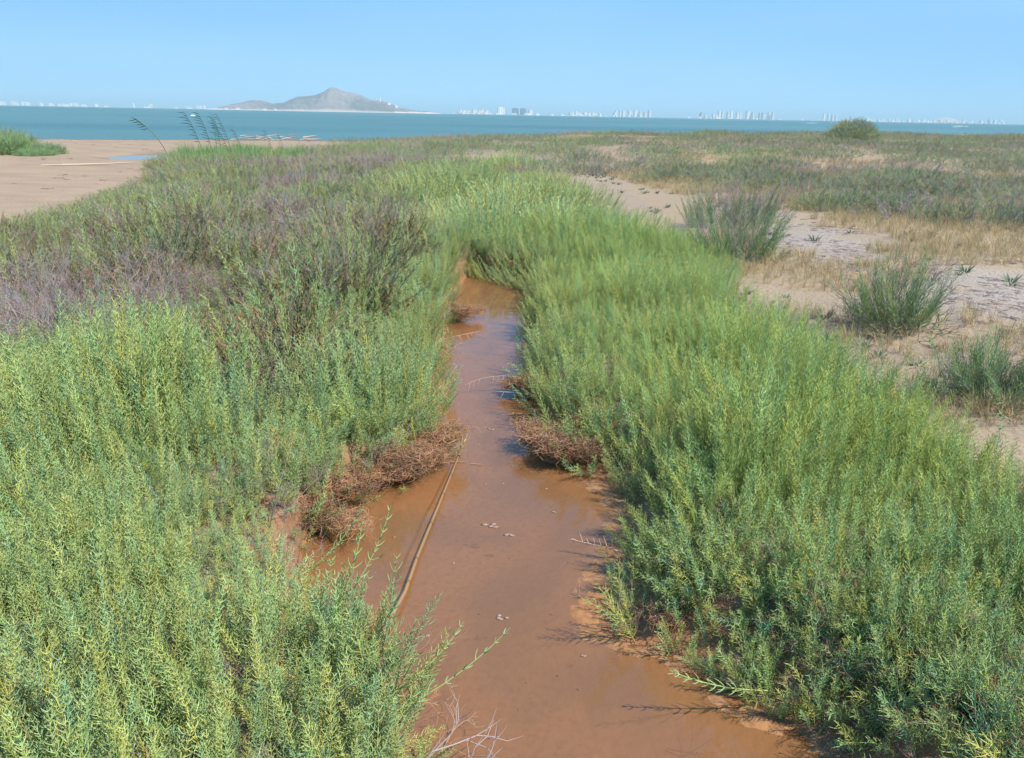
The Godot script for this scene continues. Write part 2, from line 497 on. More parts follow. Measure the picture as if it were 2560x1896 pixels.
func town(x0: float, x1: float, z: float, n: int, lo: float, hi: float, label: String, group: String, walls: Array, w := 30.0) -> void:
	for i in n:
		var x := lerpf(x0, x1, (i + rng.randf_range(0.15, 0.85)) / n)
		var c: Color = walls[rng.randi() % walls.size()]
		var f := rng.randf_range(0.88, 1.08)
		block("tower_block", Vector3(x, 0.6, z + rng.randf_range(-150, 150)), w * rng.randf_range(0.6, 1.3), rng.randf_range(lo, hi), 22.0, Color(c.r * f, c.g * f, c.b * f), label, group, 2)

func spit_high(px: float, pz: float) -> float:
	var x := px / 0.75
	var z := pz / 0.75
	var h := -1.5 + 3.4 * smoothstep(-8850.0, -8950.0, z) + 1.6 * fine.get_noise_2d(x * 0.01, z * 0.01)
	for k in [[4590.0, 130.0, 46.0], [-440.0, 170.0, 26.0], [700.0, 160.0, 24.0]]:
		h += k[2] * exp(-pow((x - k[0]) / k[1], 2.0)) * exp(-pow((z + 9250.0) / 190.0, 2.0))
	return h

func spit_hue(x: float, y: float, z: float) -> Color:
	if y > 7.0: return Color(0.42, 0.36, 0.32)
	return Color(0.45, 0.38, 0.3).lerp(Color(0.10, 0.13, 0.08), clampf(0.5 + 1.5 * fine.get_noise_2d(x * 0.05, z * 0.02), 0.0, 1.0))

func far_side() -> void:
	var xs := spread([[-1470.0, -330.0, 9.0]])
	var zs := spread([[-4330.0, -3970.0, 9.0]])
	struct("island_hill", sheet(xs, zs, island_high, island_hue, M.rock), "bare grey brown island hill with one sharp peak across the lagoon")
	# long low spit, some seven kilometres off
	far_k = 0.75
	xs = spread([[-6750.0, 6750.0, 45.0]])
	zs = spread([[-7200.0, -6637.0, 56.0]])
	struct("far_shore_land", sheet(xs, zs, spit_high, spit_hue, M.rock), "low hazy spit of land on the horizon with built up hills")
	var white := [Color(0.84, 0.83, 0.8), Color(0.8, 0.77, 0.73), Color(0.74, 0.67, 0.62)]
	var pink := [Color(0.74, 0.65, 0.59), Color(0.77, 0.69, 0.63), Color(0.8, 0.76, 0.72)]
	town(-5400, -4400, -8900, 22, 14, 40, "faint white apartment block in the long row at the horizon's left end", "faint blocks at the left end of the spit", white, 42)
	town(-3980, -3860, -9000, 2, 30, 42, "faint pale apartment tower standing alone left of the island", "two faint towers left of the island", white)
	town(-3350, -3240, -9000, 3, 25, 40, "faint pale apartment tower close beside the island's left tip", "faint towers at the island's left tip", white)
	town(-640, -300, -9150, 12, 28, 50, "pinkish apartment block on the low hill just right of the island", "pinkish hill town right of the island", pink, 34)
	block("tower_block", Vector3(-170, 0.6, -9000), 78, 70, 30, Color(0.85, 0.85, 0.84), "bright white tower block with vertical stripes, brightest on the far shore", "", 3, Color(0.45, 0.5, 0.58))
	block("tower_block", Vector3(-18, 0.6, -9000), 62, 64, 30, Color(0.10, 0.11, 0.15), "dark slate tower, left one of the dark twin pair", "dark twin towers", 2, Color(0.07, 0.08, 0.11))
	block("tower_block", Vector3(64, 0.6, -9000), 58, 63, 30, Color(0.10, 0.11, 0.15), "dark slate tower, right one of the dark twin pair", "dark twin towers", 2, Color(0.07, 0.08, 0.11))
	block("tower_block", Vector3(140, 0.6, -9000), 44, 52, 24, Color(0.72, 0.66, 0.62), "slim pinkish tower standing right of the dark twin towers", "", 2)
	town(540, 880, -9150, 16, 22, 42, "white apartment block clustered on the low hill in mid horizon", "white hill town in mid horizon", white, 26)
	town(980, 1370, -9000, 12, 40, 68, "pale apartment tower of the row right of the white hill town", "tower row right of the white hill town", pink, 26)
	block("tower_block", Vector3(1925, 0.6, -9000), 26, 56, 22, Color(0.2, 0.21, 0.25), "small dark tower at the left end of the tallest tower row", "", 1)
	town(1940, 2080, -9000, 4, 26, 40, "low white block at the left end of the tallest tower row", "low blocks left of the tallest tower row", white, 24)
	town(2090, 2230, -9000, 4, 66, 84, "tall white tower in the left knot of the tallest tower row", "left knot of the tallest tower row", white, 26)
	town(2300, 2460, -9000, 5, 62, 80, "tall pale tower in the middle knot of the tallest tower row", "middle knot of the tallest tower row", pink, 24)
	town(2470, 2700, -9000, 8, 56, 82, "tall greyish tower at the right end of the tallest tower row", "right end of the tallest tower row", [Color(0.55, 0.5, 0.5), Color(0.66, 0.62, 0.6)], 24)
	town(3220, 3345, -9000, 4, 52, 66, "pale tower of the small knot left of the big dune bush", "tower knot left of the dune bush", pink, 26)
	town(3400, 3980, -9000, 16, 18, 38, "low white block behind the big dune bush", "low blocks behind the dune bush", white, 30)
	town(4050, 4350, -9000, 8, 14, 30, "low white block between dune bush and the far right hill", "low blocks beside the far right hill", white, 30)
	town(4440, 4740, -9160, 14, 20, 38, "pinkish block climbing the hill at the horizon's right end", "hill town at the right end of the horizon", pink, 28)
	town(4770, 5080, -9000, 7, 20, 40, "faint white block right of the far right hill town", "faint blocks at the right end of the spit", white, 30)
	for i in 120:
		var x := rng.randf_range(-4300, 5400)
		if x > -3300 and x < -700: continue
		block("low_house", Vector3(x, 0.6, -8880 + rng.randf_range(0, 20)), rng.randf_range(18, 50), rng.randf_range(5, 13), 12, jig(white[rng.randi() % 3], 0.08), "tiny white house along the waterline of the far shore", "small houses along the far shore")
	far_k = 1.0
	# on the island
	block("watch_tower", Vector3(-655, 50.0, -4120), 5, 15, 5, Color(0.8, 0.78, 0.74), "small white tower on the island's right shoulder", "")
	for x in [-610, -575]:
		block("island_house", Vector3(x, island_high(x, -4100), -4100), 16, 6, 9, Color(0.8, 0.78, 0.74), "white house low on the island's right slope", "houses on the island's right slope")

func boat(at: Vector3, w: float, label: String) -> void:
	var o := thing("white_boat", at, label, "boat", "")
	var s := Shape.new()
	var L := w / 2
	for i in 12:
		var f0 := -1.0 + i / 6.0
		var f1 := -1.0 + (i + 1) / 6.0
		for f in [f0, f1]:
			var half := 0.28 * w * sqrt(maxf(0.0, 1.0 - pow(maxf(f, 0.0), 2.0))) * 0.5
			var first := s.v.size()
			for q in [[-half * 0.6, -0.1], [-half, 0.16 * w], [half, 0.16 * w], [half * 0.6, -0.1]]:
				s.v.append(Vector3(f * L, q[1] + 0.04 * w * f * f, q[0])); s.n.append(Vector3(0, 0.3, signf(q[0]))); s.c.append(Color(0.82, 0.82, 0.8))
		var a := s.v.size() - 8
		for k in 4:
			var b := (k + 1) % 4
			s.ix.append_array(PackedInt32Array([a + k, a + 4 + k, a + 4 + b, a + k, a + 4 + b, a + b]))
	put("hull", s.mesh(M.paint), o)
	s = Shape.new()
	s.box(Vector3(-0.25 * w, 0.17 * w, -0.09 * w), Vector3(0.12 * w, 0.3 * w, 0.09 * w), Color(0.8, 0.8, 0.8))
	put("cabin", s.mesh(M.paint), o)

# ---------------------------------------------------------------- build

func _ready() -> void:
	var cam := Camera3D.new()
	cam.name = "camera"
	cam.fov = 49.7
	cam.near = 0.05
	cam.far = 40000.0
	add_child(cam)
	cam.position = Vector3(0, 2.2, 0)
	cam.rotation = Vector3(deg_to_rad(-17.9), 0, deg_to_rad(1.08))
	cam.current = true

	var sky_m := ProceduralSkyMaterial.new()
	sky_m.sky_top_color = Color(0.306, 0.584, 0.833)
	sky_m.sky_horizon_color = Color(0.574, 0.742, 0.852)
	sky_m.sky_cover = wisps()
	sky_m.sky_cover_modulate = Color(1, 1, 1, 1)
	sky_m.sky_curve = 0.11
	sky_m.ground_bottom_color = Color(0.45, 0.48, 0.46)
	sky_m.ground_horizon_color = Color(0.60, 0.76, 0.88)
	sky_m.sun_angle_max = 20.0
	var sky := Sky.new()
	sky.sky_material = sky_m
	var env := Environment.new()
	env.background_mode = Environment.BG_SKY
	env.sky = sky
	env.tonemap_mode = Environment.TONE_MAPPER_LINEAR
	env.tonemap_exposure = 1.5
	env.sdfgi_enabled = true
	env.ssao_enabled = true
	env.ssil_enabled = true
	env.fog_enabled = true
	env.fog_density = 0.000135
	env.fog_light_color = Color(0.82, 0.96, 1.0)
	var we := WorldEnvironment.new()
	we.name = "world_environment"
	we.environment = env
	add_child(we)

	var sun := DirectionalLight3D.new()
	sun.name = "sun"
	sun.light_color = Color(1.0, 0.96, 0.89)
	sun.light_energy = 1.55
	sun.light_angular_distance = 0.5
	sun.shadow_enabled = true
	add_child(sun)
	sun.look_at_from_position(Vector3(52, 80, 32), Vector3.ZERO)

	rng.seed = 4711
	low.seed = 3; low.frequency = 0.12; low.fractal_octaves = 3
	fine.seed = 8; fine.frequency = 0.35; fine.fractal_octaves = 4
	materials()
	setting()
	far_side()
	sprigs()
	plants()
	details()

func wisps() -> Texture2D:   # faint uneven haze high in the air
	var im := Image.create_empty(1024, 512, false, Image.FORMAT_RGBAF)
	var f := FastNoiseLite.new()
	f.seed = 21; f.frequency = 1.6; f.fractal_octaves = 5
	for y in 256:
		var la := PI * (0.5 - (y + 0.5) / 512.0)
		for x in 1024:
			var lo := TAU * x / 1024.0
			var v := clampf(0.35 + 0.9 * f.get_noise_3d(cos(la) * cos(lo), sin(la) * 4.0, cos(la) * sin(lo)), 0.0, 1.0)
			im.set_pixel(x, y, Color(0.9, 0.95, 1.0, 0.05 * v))
	return ImageTexture.create_from_image(im)

func materials() -> void:
	M.leaf = mat("fleshy_green", 0.55, 0.35, 0.2)
	M.blade = mat("grass_blade", 0.6, 0.3, 0.5)
	M.wood = mat("dead_wood", 0.85, 0.2)
	M.wall = mat("render_wall", 0.8, 0.2)
	M.paint = mat("white_paint", 0.4)
	M.foam = mat("foam", 0.7, 0.3)
	M.rock = mat("hill_rock", 0.95, 0.1)
	M.stone = mat("pebble", 0.85, 0.25)
	var g := mat("sand_and_mud", 0.8, 0.3)
	g.albedo_texture = noise_tex(5, 0.02, 1024, [Color(0.72, 0.71, 0.70), Color(0.95, 0.95, 0.95), Color(1, 1, 1)])
	g.uv1_triplanar = true
	g.uv1_world_triplanar = true
	g.uv1_scale = Vector3(0.9, 0.9, 0.9)
	g.normal_enabled = true
	g.normal_texture = noise_tex(6, 0.02, 1024, [], 5)
	g.normal_texture.as_normal_map = true
	g.normal_texture.bump_strength = 6.0
	g.normal_scale = 0.8
	M.ground = g
	var w := StandardMaterial3D.new()
	w.resource_name = "muddy_water"
	w.albedo_color = Color(0.555, 0.39, 0.25, 0.56)
	w.transparency = BaseMaterial3D.TRANSPARENCY_ALPHA
	w.roughness = 0.04
	w.metallic_specular = 0.43
	w.normal_enabled = true
	w.normal_texture = noise_tex(9, 0.012, 512, [], 3)
	w.normal_texture.as_normal_map = true
	w.normal_texture.bump_strength = 2.0
	w.normal_scale = 0.05
	w.uv1_triplanar = true
	w.uv1_world_triplanar = true
	w.uv1_scale = Vector3(0.5, 0.5, 0.5)
	M.stream = w
	var pool: StandardMaterial3D = w.duplicate()
	pool.resource_name = "murky_pool"
	pool.albedo_color = Color(0.52, 0.48, 0.44, 0.75)
	pool.metallic_specular = 0.25
	M.pool = pool
	var s := mat("lagoon_water", 0.3, 0.2)
	s.normal_enabled = true
	s.normal_texture = noise_tex(12, 0.02, 1024, [], 5)
	s.normal_texture.as_normal_map = true
	s.normal_texture.bump_strength = 8.0
	s.normal_scale = 1.0
	s.uv1_triplanar = true
	s.uv1_world_triplanar = true
	s.uv1_scale = Vector3(0.05, 0.05, 0.12)
	M.sea = s

func setting() -> void:
	var xs := spread([[-400.0, -160.0, 40.0], [-160.0, -50.0, 8.0], [-50.0, -12.0, 1.0], [-12.0, -2.4, 0.24], [-2.4, 2.0, 0.05], [2.0, 6.0, 0.2], [6.0, 60.0, 1.0], [60.0, 160.0, 6.0], [160.0, 400.0, 40.0]])
	var zs := spread([[-420.0, -160.0, 20.0], [-160.0, -100.0, 3.0], [-100.0, -30.0, 0.8], [-30.0, -13.0, 0.25], [-13.0, -1.6, 0.06], [-1.6, 6.0, 0.4], [6.0, 60.0, 6.0]])
	struct("ground", sheet(xs, zs, land, soil, M.ground), "sandy ground with muddy stream bed, beach and low dunes")
	# the stream: a strip at y = 0 that follows the channel
	var s := Shape.new()
	var k := 0
	for i in 60:
		var z := 3.0 - 14.85 * i / 59.0
		for q in [table(LEFT, z) - 0.12, table(RIGHT, z) + 0.42]:
			s.v.append(Vector3(q, 0, z)); s.n.append(Vector3.UP); s.c.append(Color.WHITE)
	for i in 59:
		var a := i * 2
		s.ix.append_array(PackedInt32Array([a, a + 2, a + 3, a, a + 3, a + 1]))
	struct("stream_water", s.mesh(M.stream), "muddy brown stream running between the plant banks")
	s = Shape.new()
	for i in 12:
		var a := TAU * i / 12
		s.v.append(Vector3(-16.4 + 2.4 * cos(a), 0.0, -40.0 + 3.8 * sin(a))); s.n.append(Vector3.UP); s.c.append(Color.WHITE)
	for i in range(1, 11): s.ix.append_array(PackedInt32Array([0, i, i + 1]))
	struct("beach_pool_water", s.mesh(M.pool), "shallow pale pool lying on the sandy beach")
	var hue := func(x, y, z):
		var t := clampf(0.5 + 1.3 * low.get_noise_2d(x * 0.02, z * 0.09), 0.0, 1.0)
		return Color(0.052, 0.128, 0.125).lerp(Color(0.10, 0.185, 0.165), t)
	struct("sea", sheet(spread([[-20000.0, -2000.0, 1500.0], [-2000.0, 2000.0, 40.0], [2000.0, 20000.0, 1500.0]]), spread([[-24000.0, -4000.0, 1000.0], [-4000.0, -600.0, 100.0], [-600.0, -40.0, 8.0]]), func(_x, _z): return SEA, hue, M.sea), "choppy teal lagoon water reaching the horizon")

func set_of(k: int, make: Callable, m: Material) -> Array:
	var out := []
	for i in k: out.append(make.call(i).mesh(m))
	return out

func sprigs() -> void:
	var stem := [Color(0.36, 0.40, 0.12), Color(0.31, 0.39, 0.15), Color(0.39, 0.38, 0.12), Color(0.28, 0.37, 0.16), Color(0.37, 0.34, 0.14), Color(0.32, 0.40, 0.14)]
	var leaf := [Color(0.32, 0.415, 0.165), Color(0.28, 0.405, 0.185), Color(0.345, 0.425, 0.155), Color(0.26, 0.39, 0.19), Color(0.32, 0.41, 0.165), Color(0.29, 0.415, 0.17)]
	S.near = set_of(6, func(i): return glasswort(0.66, 32, 5, 3, 0.070, 0.0018, 0.5, stem[i], leaf[i], 0.1, 1.0, PackedVector3Array(), 0.5), M.leaf)
	S.spray = set_of(4, func(i): return glasswort(0.62, 20, 5, 3, 0.11, 0.0020, 0.9, stem[i], leaf[i]), M.leaf)
	S.bushy = set_of(5, func(i):
		var s := Shape.new()
		for k in 2: twig(s, Vector3.ZERO, Vector3(rng.randf_range(-0.7, 0.7), 1, rng.randf_range(-0.7, 0.7)), 0.3, 0.0075, 2, 3, [Color(0.275, 0.33, 0.195), Color(0.24, 0.305, 0.18), Color(0.31, 0.34, 0.19), Color(0.26, 0.29, 0.215), Color(0.275, 0.35, 0.165)][i], 0.35)
		return s, M.leaf)
	S.wisp = set_of(6, func(i): return glasswort(0.7, 26, 3, 2, 0.10, 0.0017, 0.8, stem[i], [Color(0.31, 0.42, 0.14), Color(0.28, 0.41, 0.15), Color(0.34, 0.43, 0.13), Color(0.26, 0.39, 0.16), Color(0.31, 0.41, 0.14), Color(0.29, 0.42, 0.14)][i], 0.1, 0.75, PackedVector3Array(), 0.45), M.leaf)
	S.mid = set_of(6, func(i): return glasswort(0.6, 24, 3, 2, 0.075, 0.0023, 0.6, stem[i], leaf[i], 0.1, 1.0, PackedVector3Array(), 0.45), M.leaf)
	S.far = set_of(5, func(i): return glasswort(0.6, 13, 3, 1, 0.11, 0.0046, 0.0, stem[i], leaf[i]), M.leaf)
	S.fine = set_of(4, func(i): return glasswort(0.6, 22, 3, 2, 0.13, 0.0020, 0.7, Color(0.20, 0.24, 0.13), Color(0.14, 0.22, 0.11), 0.1, 0.6), M.leaf)
	var grey := [Color(0.32, 0.275, 0.265), Color(0.28, 0.24, 0.24), Color(0.36, 0.30, 0.26), Color(0.27, 0.225, 0.24)]
	S.dead = set_of(5, func(i):
		var s := Shape.new()
		twig(s, Vector3.ZERO, Vector3(rng.randf_range(-0.3, 0.3), 1, rng.randf_range(-0.3, 0.3)), 0.36, 0.0042, 3, 3, grey[i % 4])
		return s, M.wood)
	S.dead_far = set_of(4, func(i):
		var s := Shape.new()
		twig(s, Vector3.ZERO, Vector3(rng.randf_range(-0.3, 0.3), 1, rng.randf_range(-0.3, 0.3)), 0.36, 0.0065, 2, 3, grey[i])
		return s, M.wood)
	S.blite = set_of(4, func(i): return seablite(0.6, 46, 3, Color(0.24, 0.16, 0.11), [Color(0.14, 0.185, 0.09), Color(0.16, 0.195, 0.09), Color(0.13, 0.18, 0.11), Color(0.17, 0.175, 0.09)][i], [Color(0.25, 0.185, 0.13), Color(0.22, 0.185, 0.11), Color(0.21, 0.18, 0.13), Color(0.28, 0.19, 0.13)][i]), M.leaf)
	S.straw = set_of(3, func(_i): return grass(20, 0.42, 0.005, [Color(0.44, 0.33, 0.17), Color(0.50, 0.39, 0.22), Color(0.36, 0.28, 0.16)], 1.4), M.blade)
	S.rush = set_of(3, func(_i): return grass(26, 0.55, 0.008, [Color(0.21, 0.33, 0.13), Color(0.27, 0.37, 0.15), Color(0.17, 0.28, 0.13)], 0.7), M.blade)
	S.herb = set_of(3, func(_i): return grass(16, 0.14, 0.022, [Color(0.16, 0.20, 0.13), Color(0.20, 0.23, 0.16), Color(0.13, 0.17, 0.10)], 2.2), M.blade)
	S.reed = set_of(3, func(_i): return reed(2.1), M.blade)

func cells(x0: float, x1: float, z0: float, z1: float, step: float) -> Array:
	var out := []
	var z := z0
	var row := 0
	while z > z1:
		var x := x0 + (step * 0.5 if row % 2 else 0.0)
		while x < x1:
			var q := Vector2(x + rng.randf_range(-0.35, 0.35) * step, z + rng.randf_range(-0.35, 0.35) * step)
			if absf(q.x) < 0.70 * -q.y + 1.3: out.append(q)
			x += step
		z -= step * 0.87
		row += 1
	return out

const DEAD_SPOTS := [[-4.1, -6.7, 0.8], [-3.7, -7.5, 0.6], [-3.2, -8.3, 0.55], [-2.9, -10.7, 0.7], [-1.4, -4.7, 0.3], [-1.1, -3.9, 0.25], [-7.4, -26.5, 2.4], [-5.0, -21.0, 1.3], [-9.5, -29.0, 1.0], [-4.6, -29.0, 2.2], [-3.0, -34.0, 3.0], [-1.7, -13.2, 0.5], [-5.5, -9.5, 0.7]]

func dead_at(q: Vector2) -> bool:
	for d in DEAD_SPOTS:
		if q.distance_to(Vector2(d[0], d[1])) < d[2] * (1.0 + 0.4 * low.get_noise_2d(q.x * 8.0, q.y * 8.0)): return true
	return false

var mounds := []

func mound(q: Vector2) -> Vector3:   # how high on a hummock of growth, and which way is out
	var best := Vector3.ZERO
	for k in mounds:
		var d: Vector2 = q - Vector2(k.x, k.y)
		var f: float = 1.0 - d.length_squared() / (k.z * k.z)
		if f > best.y: best = Vector3(d.x / k.z, f, d.y / k.z)
	return best

func plants() -> void:
	for i in 110:
		var z := -rng.randf_range(1.5, 32.0)
		mounds.append(Vector3(rng.randf_range(-0.42, 0.2) * (-z + 4.0), z, rng.randf_range(0.45, 0.8) + 0.03 * -z))
	for k in [[-3.7, -9.9, 1.0], [-2.3, -11.6, 0.9], [-5.2, -12.4, 1.2], [-7.4, -26.0, 2.6], [-4.9, -21.0, 1.5], [-1.9, -6.2, 0.6], [-2.8, -5.6, 0.7]]: mounds.append(Vector3(k[0], k[1], k[2]))
	# ---- within some five metres
	for q in cells(-5.0, 4.6, -1.1, -5.3, 0.44):
		var d := outside(q.x, q.y)
		var right: bool = q.x > 0.0
		if d < ((0.34 if q.y < -3.45 and q.y > -4.9 else 0.14) if right else 0.05): continue
		if right and q.x > table(GREEN_EDGE, q.y): continue
		var g := Color(1, 1, 1)
		if right: g = Color(1.06, 1.04, 0.93) if q.y < -3.4 else Color(0.98, 1.0, 0.9)
		if dead_at(q):
			shrub("dead_shrub", "grey leafless shrub @", "dead shrubs on the near left bank", "shrub", q, 0.3, [{"p": "twigs", "s": "dead", "n": 26, "h": 0.62, "lean": 0.7}, {"p": "foliage", "s": "near", "n": 10, "h": 0.7}])
			continue
		var edge := smoothstep(0.75, 0.12, d)
		var bluish := rng.randf() < 0.4
		var look := "bluish green" if bluish else "yellowish green"
		if bluish: g = g * Color(0.98, 1.0, 1.08)
		else: g = g * Color(1.04, 1.02, 0.95)
		var h := (0.95 - 0.3 * edge) if not right else (0.82 - 0.38 * edge)
		if not right and q.y < -2.5 and q.y > -4.9 and d < 0.5: h *= 0.72
		h *= 0.68 + 0.48 * mound(q).y
		var parts := [{"p": "foliage", "s": "wisp" if right and q.y < -3.6 else "near", "n": 90 if right else 74, "h": h * rng.randf_range(0.85, 1.15), "lean": 0.18 + 0.4 * edge, "wild": 0.17 + 0.2 * edge, "sorts": 4, "tint": g}, {"p": "undergrowth", "s": "spray", "n": 22, "h": h * (0.62 + 0.2 * edge), "lean": 0.9, "wild": 0.4, "tint": Color(0.85, 0.85, 0.8)}, {"p": "dry_twigs", "s": "dead", "n": 7, "h": 0.42, "lean": 0.9, "wild": 0.4, "tint": Color(1.25, 0.95, 0.75) if right else Color(1, 1, 1)}, {"p": "tall_spikes", "s": "near", "n": 5, "h": h * 1.28, "lean": 0.1, "wild": 0.12, "tint": Color(1.15, 1.1, 0.92)}, {"p": "bent_stems", "s": "spray", "n": 4, "h": h * 1.05, "lean": 0.9, "wild": 0.7, "tint": Color(1.25, 1.08, 0.78)}]
		var side := "right" if right else "left"
		if edge > 0.4:
			shrub("glasswort_shrub", "low glasswort shrub overhanging water @", "glasswort leaning over the near %s edge" % side, "shrub", q, 0.36, parts)
		else:
			shrub("glasswort_shrub", "tall %s glasswort shrub @" % look, "tall glasswort on the near %s bank" % side, "shrub", q, 0.36, parts)
	# ---- plants rooted on the very edge, bowed over the water
	for side in [-1.0, 1.0]:
		var z := -1.5
		while z > -12.2:
			z -= rng.randf_range(0.22, 0.36)
			if side < 0.0 and z < -2.65 and z > -3.75: continue
			var x := (table(LEFT, z) - (rng.randf_range(0.08, 0.16) if z > -5.3 else rng.randf_range(0.07, 0.16))) if side < 0.0 else (table(RIGHT, z) + ((rng.randf_range(0.34, 0.46) if z < -3.45 else (rng.randf_range(0.04, 0.14) if z < -2.85 else rng.randf_range(0.16, 0.28))) if z > -4.9 else rng.randf_range(0.12, 0.24)))
			var bow := 0.12 if z < -5.3 else 0.28
			var low_one := z > -5.0 and z < -2.5
			var which := "spray" if z > -5.5 else "mid"
			var hh := rng.randf_range(0.42, 0.62) if low_one else rng.randf_range(0.55, 0.8)
			shrub("glasswort_tuft", "bowed glasswort tuft on %s waterline @" % ("left" if side < 0.0 else "right"), "glasswort tufts on the %s waterline" % ("left" if side < 0.0 else "right"), "shrub", Vector2(x, z), 0.2, [{"p": "foliage", "s": which, "n": 26, "h": hh, "lean": 0.5, "wild": 0.35, "toward": Vector3(-side * bow, 0, 0.12), "clear": 0.0, "tint": Color(1.0, 0.95, 0.85)}, {"p": "dry_twigs", "s": "dead", "n": 7, "h": 0.34, "lean": 0.6, "wild": 0.5, "toward": Vector3(-side * bow * 1.6, 0, 0.2), "clear": -0.04, "tint": Color(1.3, 0.95, 0.75)}])
	for i in 16:
		var z := -1.9 - 1.5 * i / 15.0
		var x := table(RIGHT, z) + rng.randf_range(0.35, 0.75)
		shrub("glasswort_tuft", "sprawling glasswort tuft @", "sprawling tufts on the near right point", "shrub", Vector2(x, z), 0.26, [{"p": "foliage", "s": "spray", "n": 34, "h": rng.randf_range(0.4, 0.6), "lean": 0.9, "wild": 0.6, "toward": Vector3(-0.2, 0, 0.1), "tint": Color(0.9, 0.92, 0.85)}, {"p": "dry_twigs", "s": "dead", "n": 14, "h": 0.4, "lean": 0.9, "wild": 0.6, "tint": Color(1.2, 0.92, 0.75)}])
	for i in 9:
		var ex := -0.8 + 0.15 * i
		var b := [ex, -11.25 + 1.15 * ex - rng.randf_range(0.0, 0.15)]
		shrub("glasswort_tuft", "drooping green glasswort tuft closing the stream's far end", "glasswort tufts closing the far end", "shrub", Vector2(b[0], b[1]), 0.34, [{"p": "foliage", "s": "mid", "n": 60, "h": 0.75, "lean": 0.8, "wild": 0.4, "toward": Vector3(-0.1, 0, 0.3), "clear": -0.3}, {"p": "dry_twigs", "s": "dead", "n": 14, "h": 0.4, "lean": 1.0, "wild": 0.6, "clear": -0.2, "tint": Color(1.25, 0.9, 0.7)}])
	# ---- five to thirteen metres
	for q in cells(-10.2, 4.0, -5.3, -13.0, 0.6):
		var d := outside(q.x, q.y)
		var right: bool = q.x > -0.2 and d < 50.0 and q.x > table(RIGHT, q.y)
		if d < (0.2 if right else 0.13): continue
		if q.x > table(GREEN_EDGE, q.y) or q.x < table(LEFT_EDGE, q.y): continue
		var mo := mound(q)
		var out := Vector3(mo.x, 0, mo.z) * 0.5
		var swell := 0.6 + 0.8 * mo.y
		if dead_at(q):
			shrub("dead_shrub", "grey leafless tangle of dry twigs @", "dead shrubs left of the stream", "shrub", q, 0.42, [{"p": "twigs", "s": "dead", "n": 44, "h": 1.0 * swell, "toward": out, "lean": 0.9, "wild": 0.5, "tint": Color(1.2, 1.15, 1.15)}, {"p": "foliage", "s": "mid", "n": 7, "h": 0.8}])
		elif not right and q.x < -1.5 - 0.5 * low.get_noise_2d(q.y * 4.0, 3.0) and (q.y < -7.6 or low.get_noise_2d(q.x * 5.0, q.y * 5.0) > 0.18):
			var n := low.get_noise_2d(q.x * 4.0, q.y * 4.0)
			shrub("seablite_shrub", "dark %s seablite shrub @" % ("brownish" if n > 0.0 else "green") + "", "dark seablite left of the stream", "shrub", q, 0.46, [{"p": "foliage", "s": "blite", "n": 46, "h": 1.15 * swell, "toward": out, "lean": 0.9, "wild": 0.5, "tint": Color(1.16, 1.08, 1.0) if n > 0.0 else Color(1.05, 1.2, 1.1)}, {"p": "dry_twigs", "s": "dead", "n": 5 + rng.randi() % 18, "tint": Color(1.12, 1.1, 1.14), "h": 1.05 * swell, "toward": out, "lean": 0.7}, {"p": "green_sprigs", "s": "mid", "n": 6 + rng.randi() % 12, "h": 1.15 * swell}])
		else:
			var edge := smoothstep(0.7, 0.1, d)
			var h := ((0.85 if right else 0.80) - 0.25 * edge) * (0.66 + 0.5 * mo.y)
			var g := Color(1.06, 1.06, 1.05) if right else Color(1.0, 1.06, 1.12)
			shrub("glasswort_shrub", ("bright green glasswort shrub @" if right else "blue green glasswort shrub @"), "dense glasswort along the right bank" if right else "glasswort along the left bank", "shrub", q, 0.44, [{"p": "foliage", "s": "wisp" if right else "mid", "n": 110 if right else 90, "h": h * rng.randf_range(0.85, 1.12), "lean": 0.25 + 0.4 * edge, "tint": g}, {"p": "dry_twigs", "s": "dead", "n": 5, "h": 0.45, "lean": 0.8}])
	# ---- thirteen to thirty metres
	for q in cells(-13.4, 3.2, -13.0, -31.0, 0.85):
		if q.x > table(GREEN_EDGE, q.y) + 0.3 * low.get_noise_2d(q.x * 3.0, q.y * 3.0) or q.x < table(LEFT_EDGE, q.y): continue
		var n := low.get_noise_2d(q.x * 2.0, q.y * 2.0)
		var mo := mound(q)
		var out := Vector3(mo.x, 0, mo.z) * 0.5
		var swell := 0.6 + 0.7 * mo.y
		if dead_at(q) or n > 0.36:
			shrub("dead_shrub", "purplish grey bare shrub @", "purple grey dead shrubs in the middle distance", "shrub", q, 0.75, [{"p": "twigs", "s": "dead_far", "n": 60, "h": 1.1 * swell, "toward": out, "lean": 0.8, "wild": 0.5}, {"p": "foliage", "s": "far", "n": 8, "h": 0.9 * swell}])
		elif q.x < -2.6 - 3.0 * n:
			shrub("seablite_shrub", "olive seablite shrub @", "olive seablite in the middle distance", "shrub", q, 0.75, [{"p": "foliage", "s": "bushy", "n": 70, "h": 1.15 * swell, "toward": out, "lean": 0.8, "wild": 0.5, "tint": Color(0.95, 0.92, 0.85)}, {"p": "green_sprigs", "s": "far", "n": 16, "h": 1.0 * swell}, {"p": "dry_twigs", "s": "dead_far", "n": 16, "h": 1.0 * swell}])
		else:
			shrub("glasswort_shrub", "pale green glasswort shrub @", "glasswort beyond the end of the stream", "shrub", q, 0.75, [{"p": "foliage", "s": "far", "n": 84, "h": 1.0 * swell * rng.randf_range(0.85, 1.15), "toward": out, "lean": 0.6, "wild": 0.4, "tint": Color(1.1, 1.1, 1.15)}, {"p": "dry_twigs", "s": "dead_far", "n": 4, "h": 0.7}])
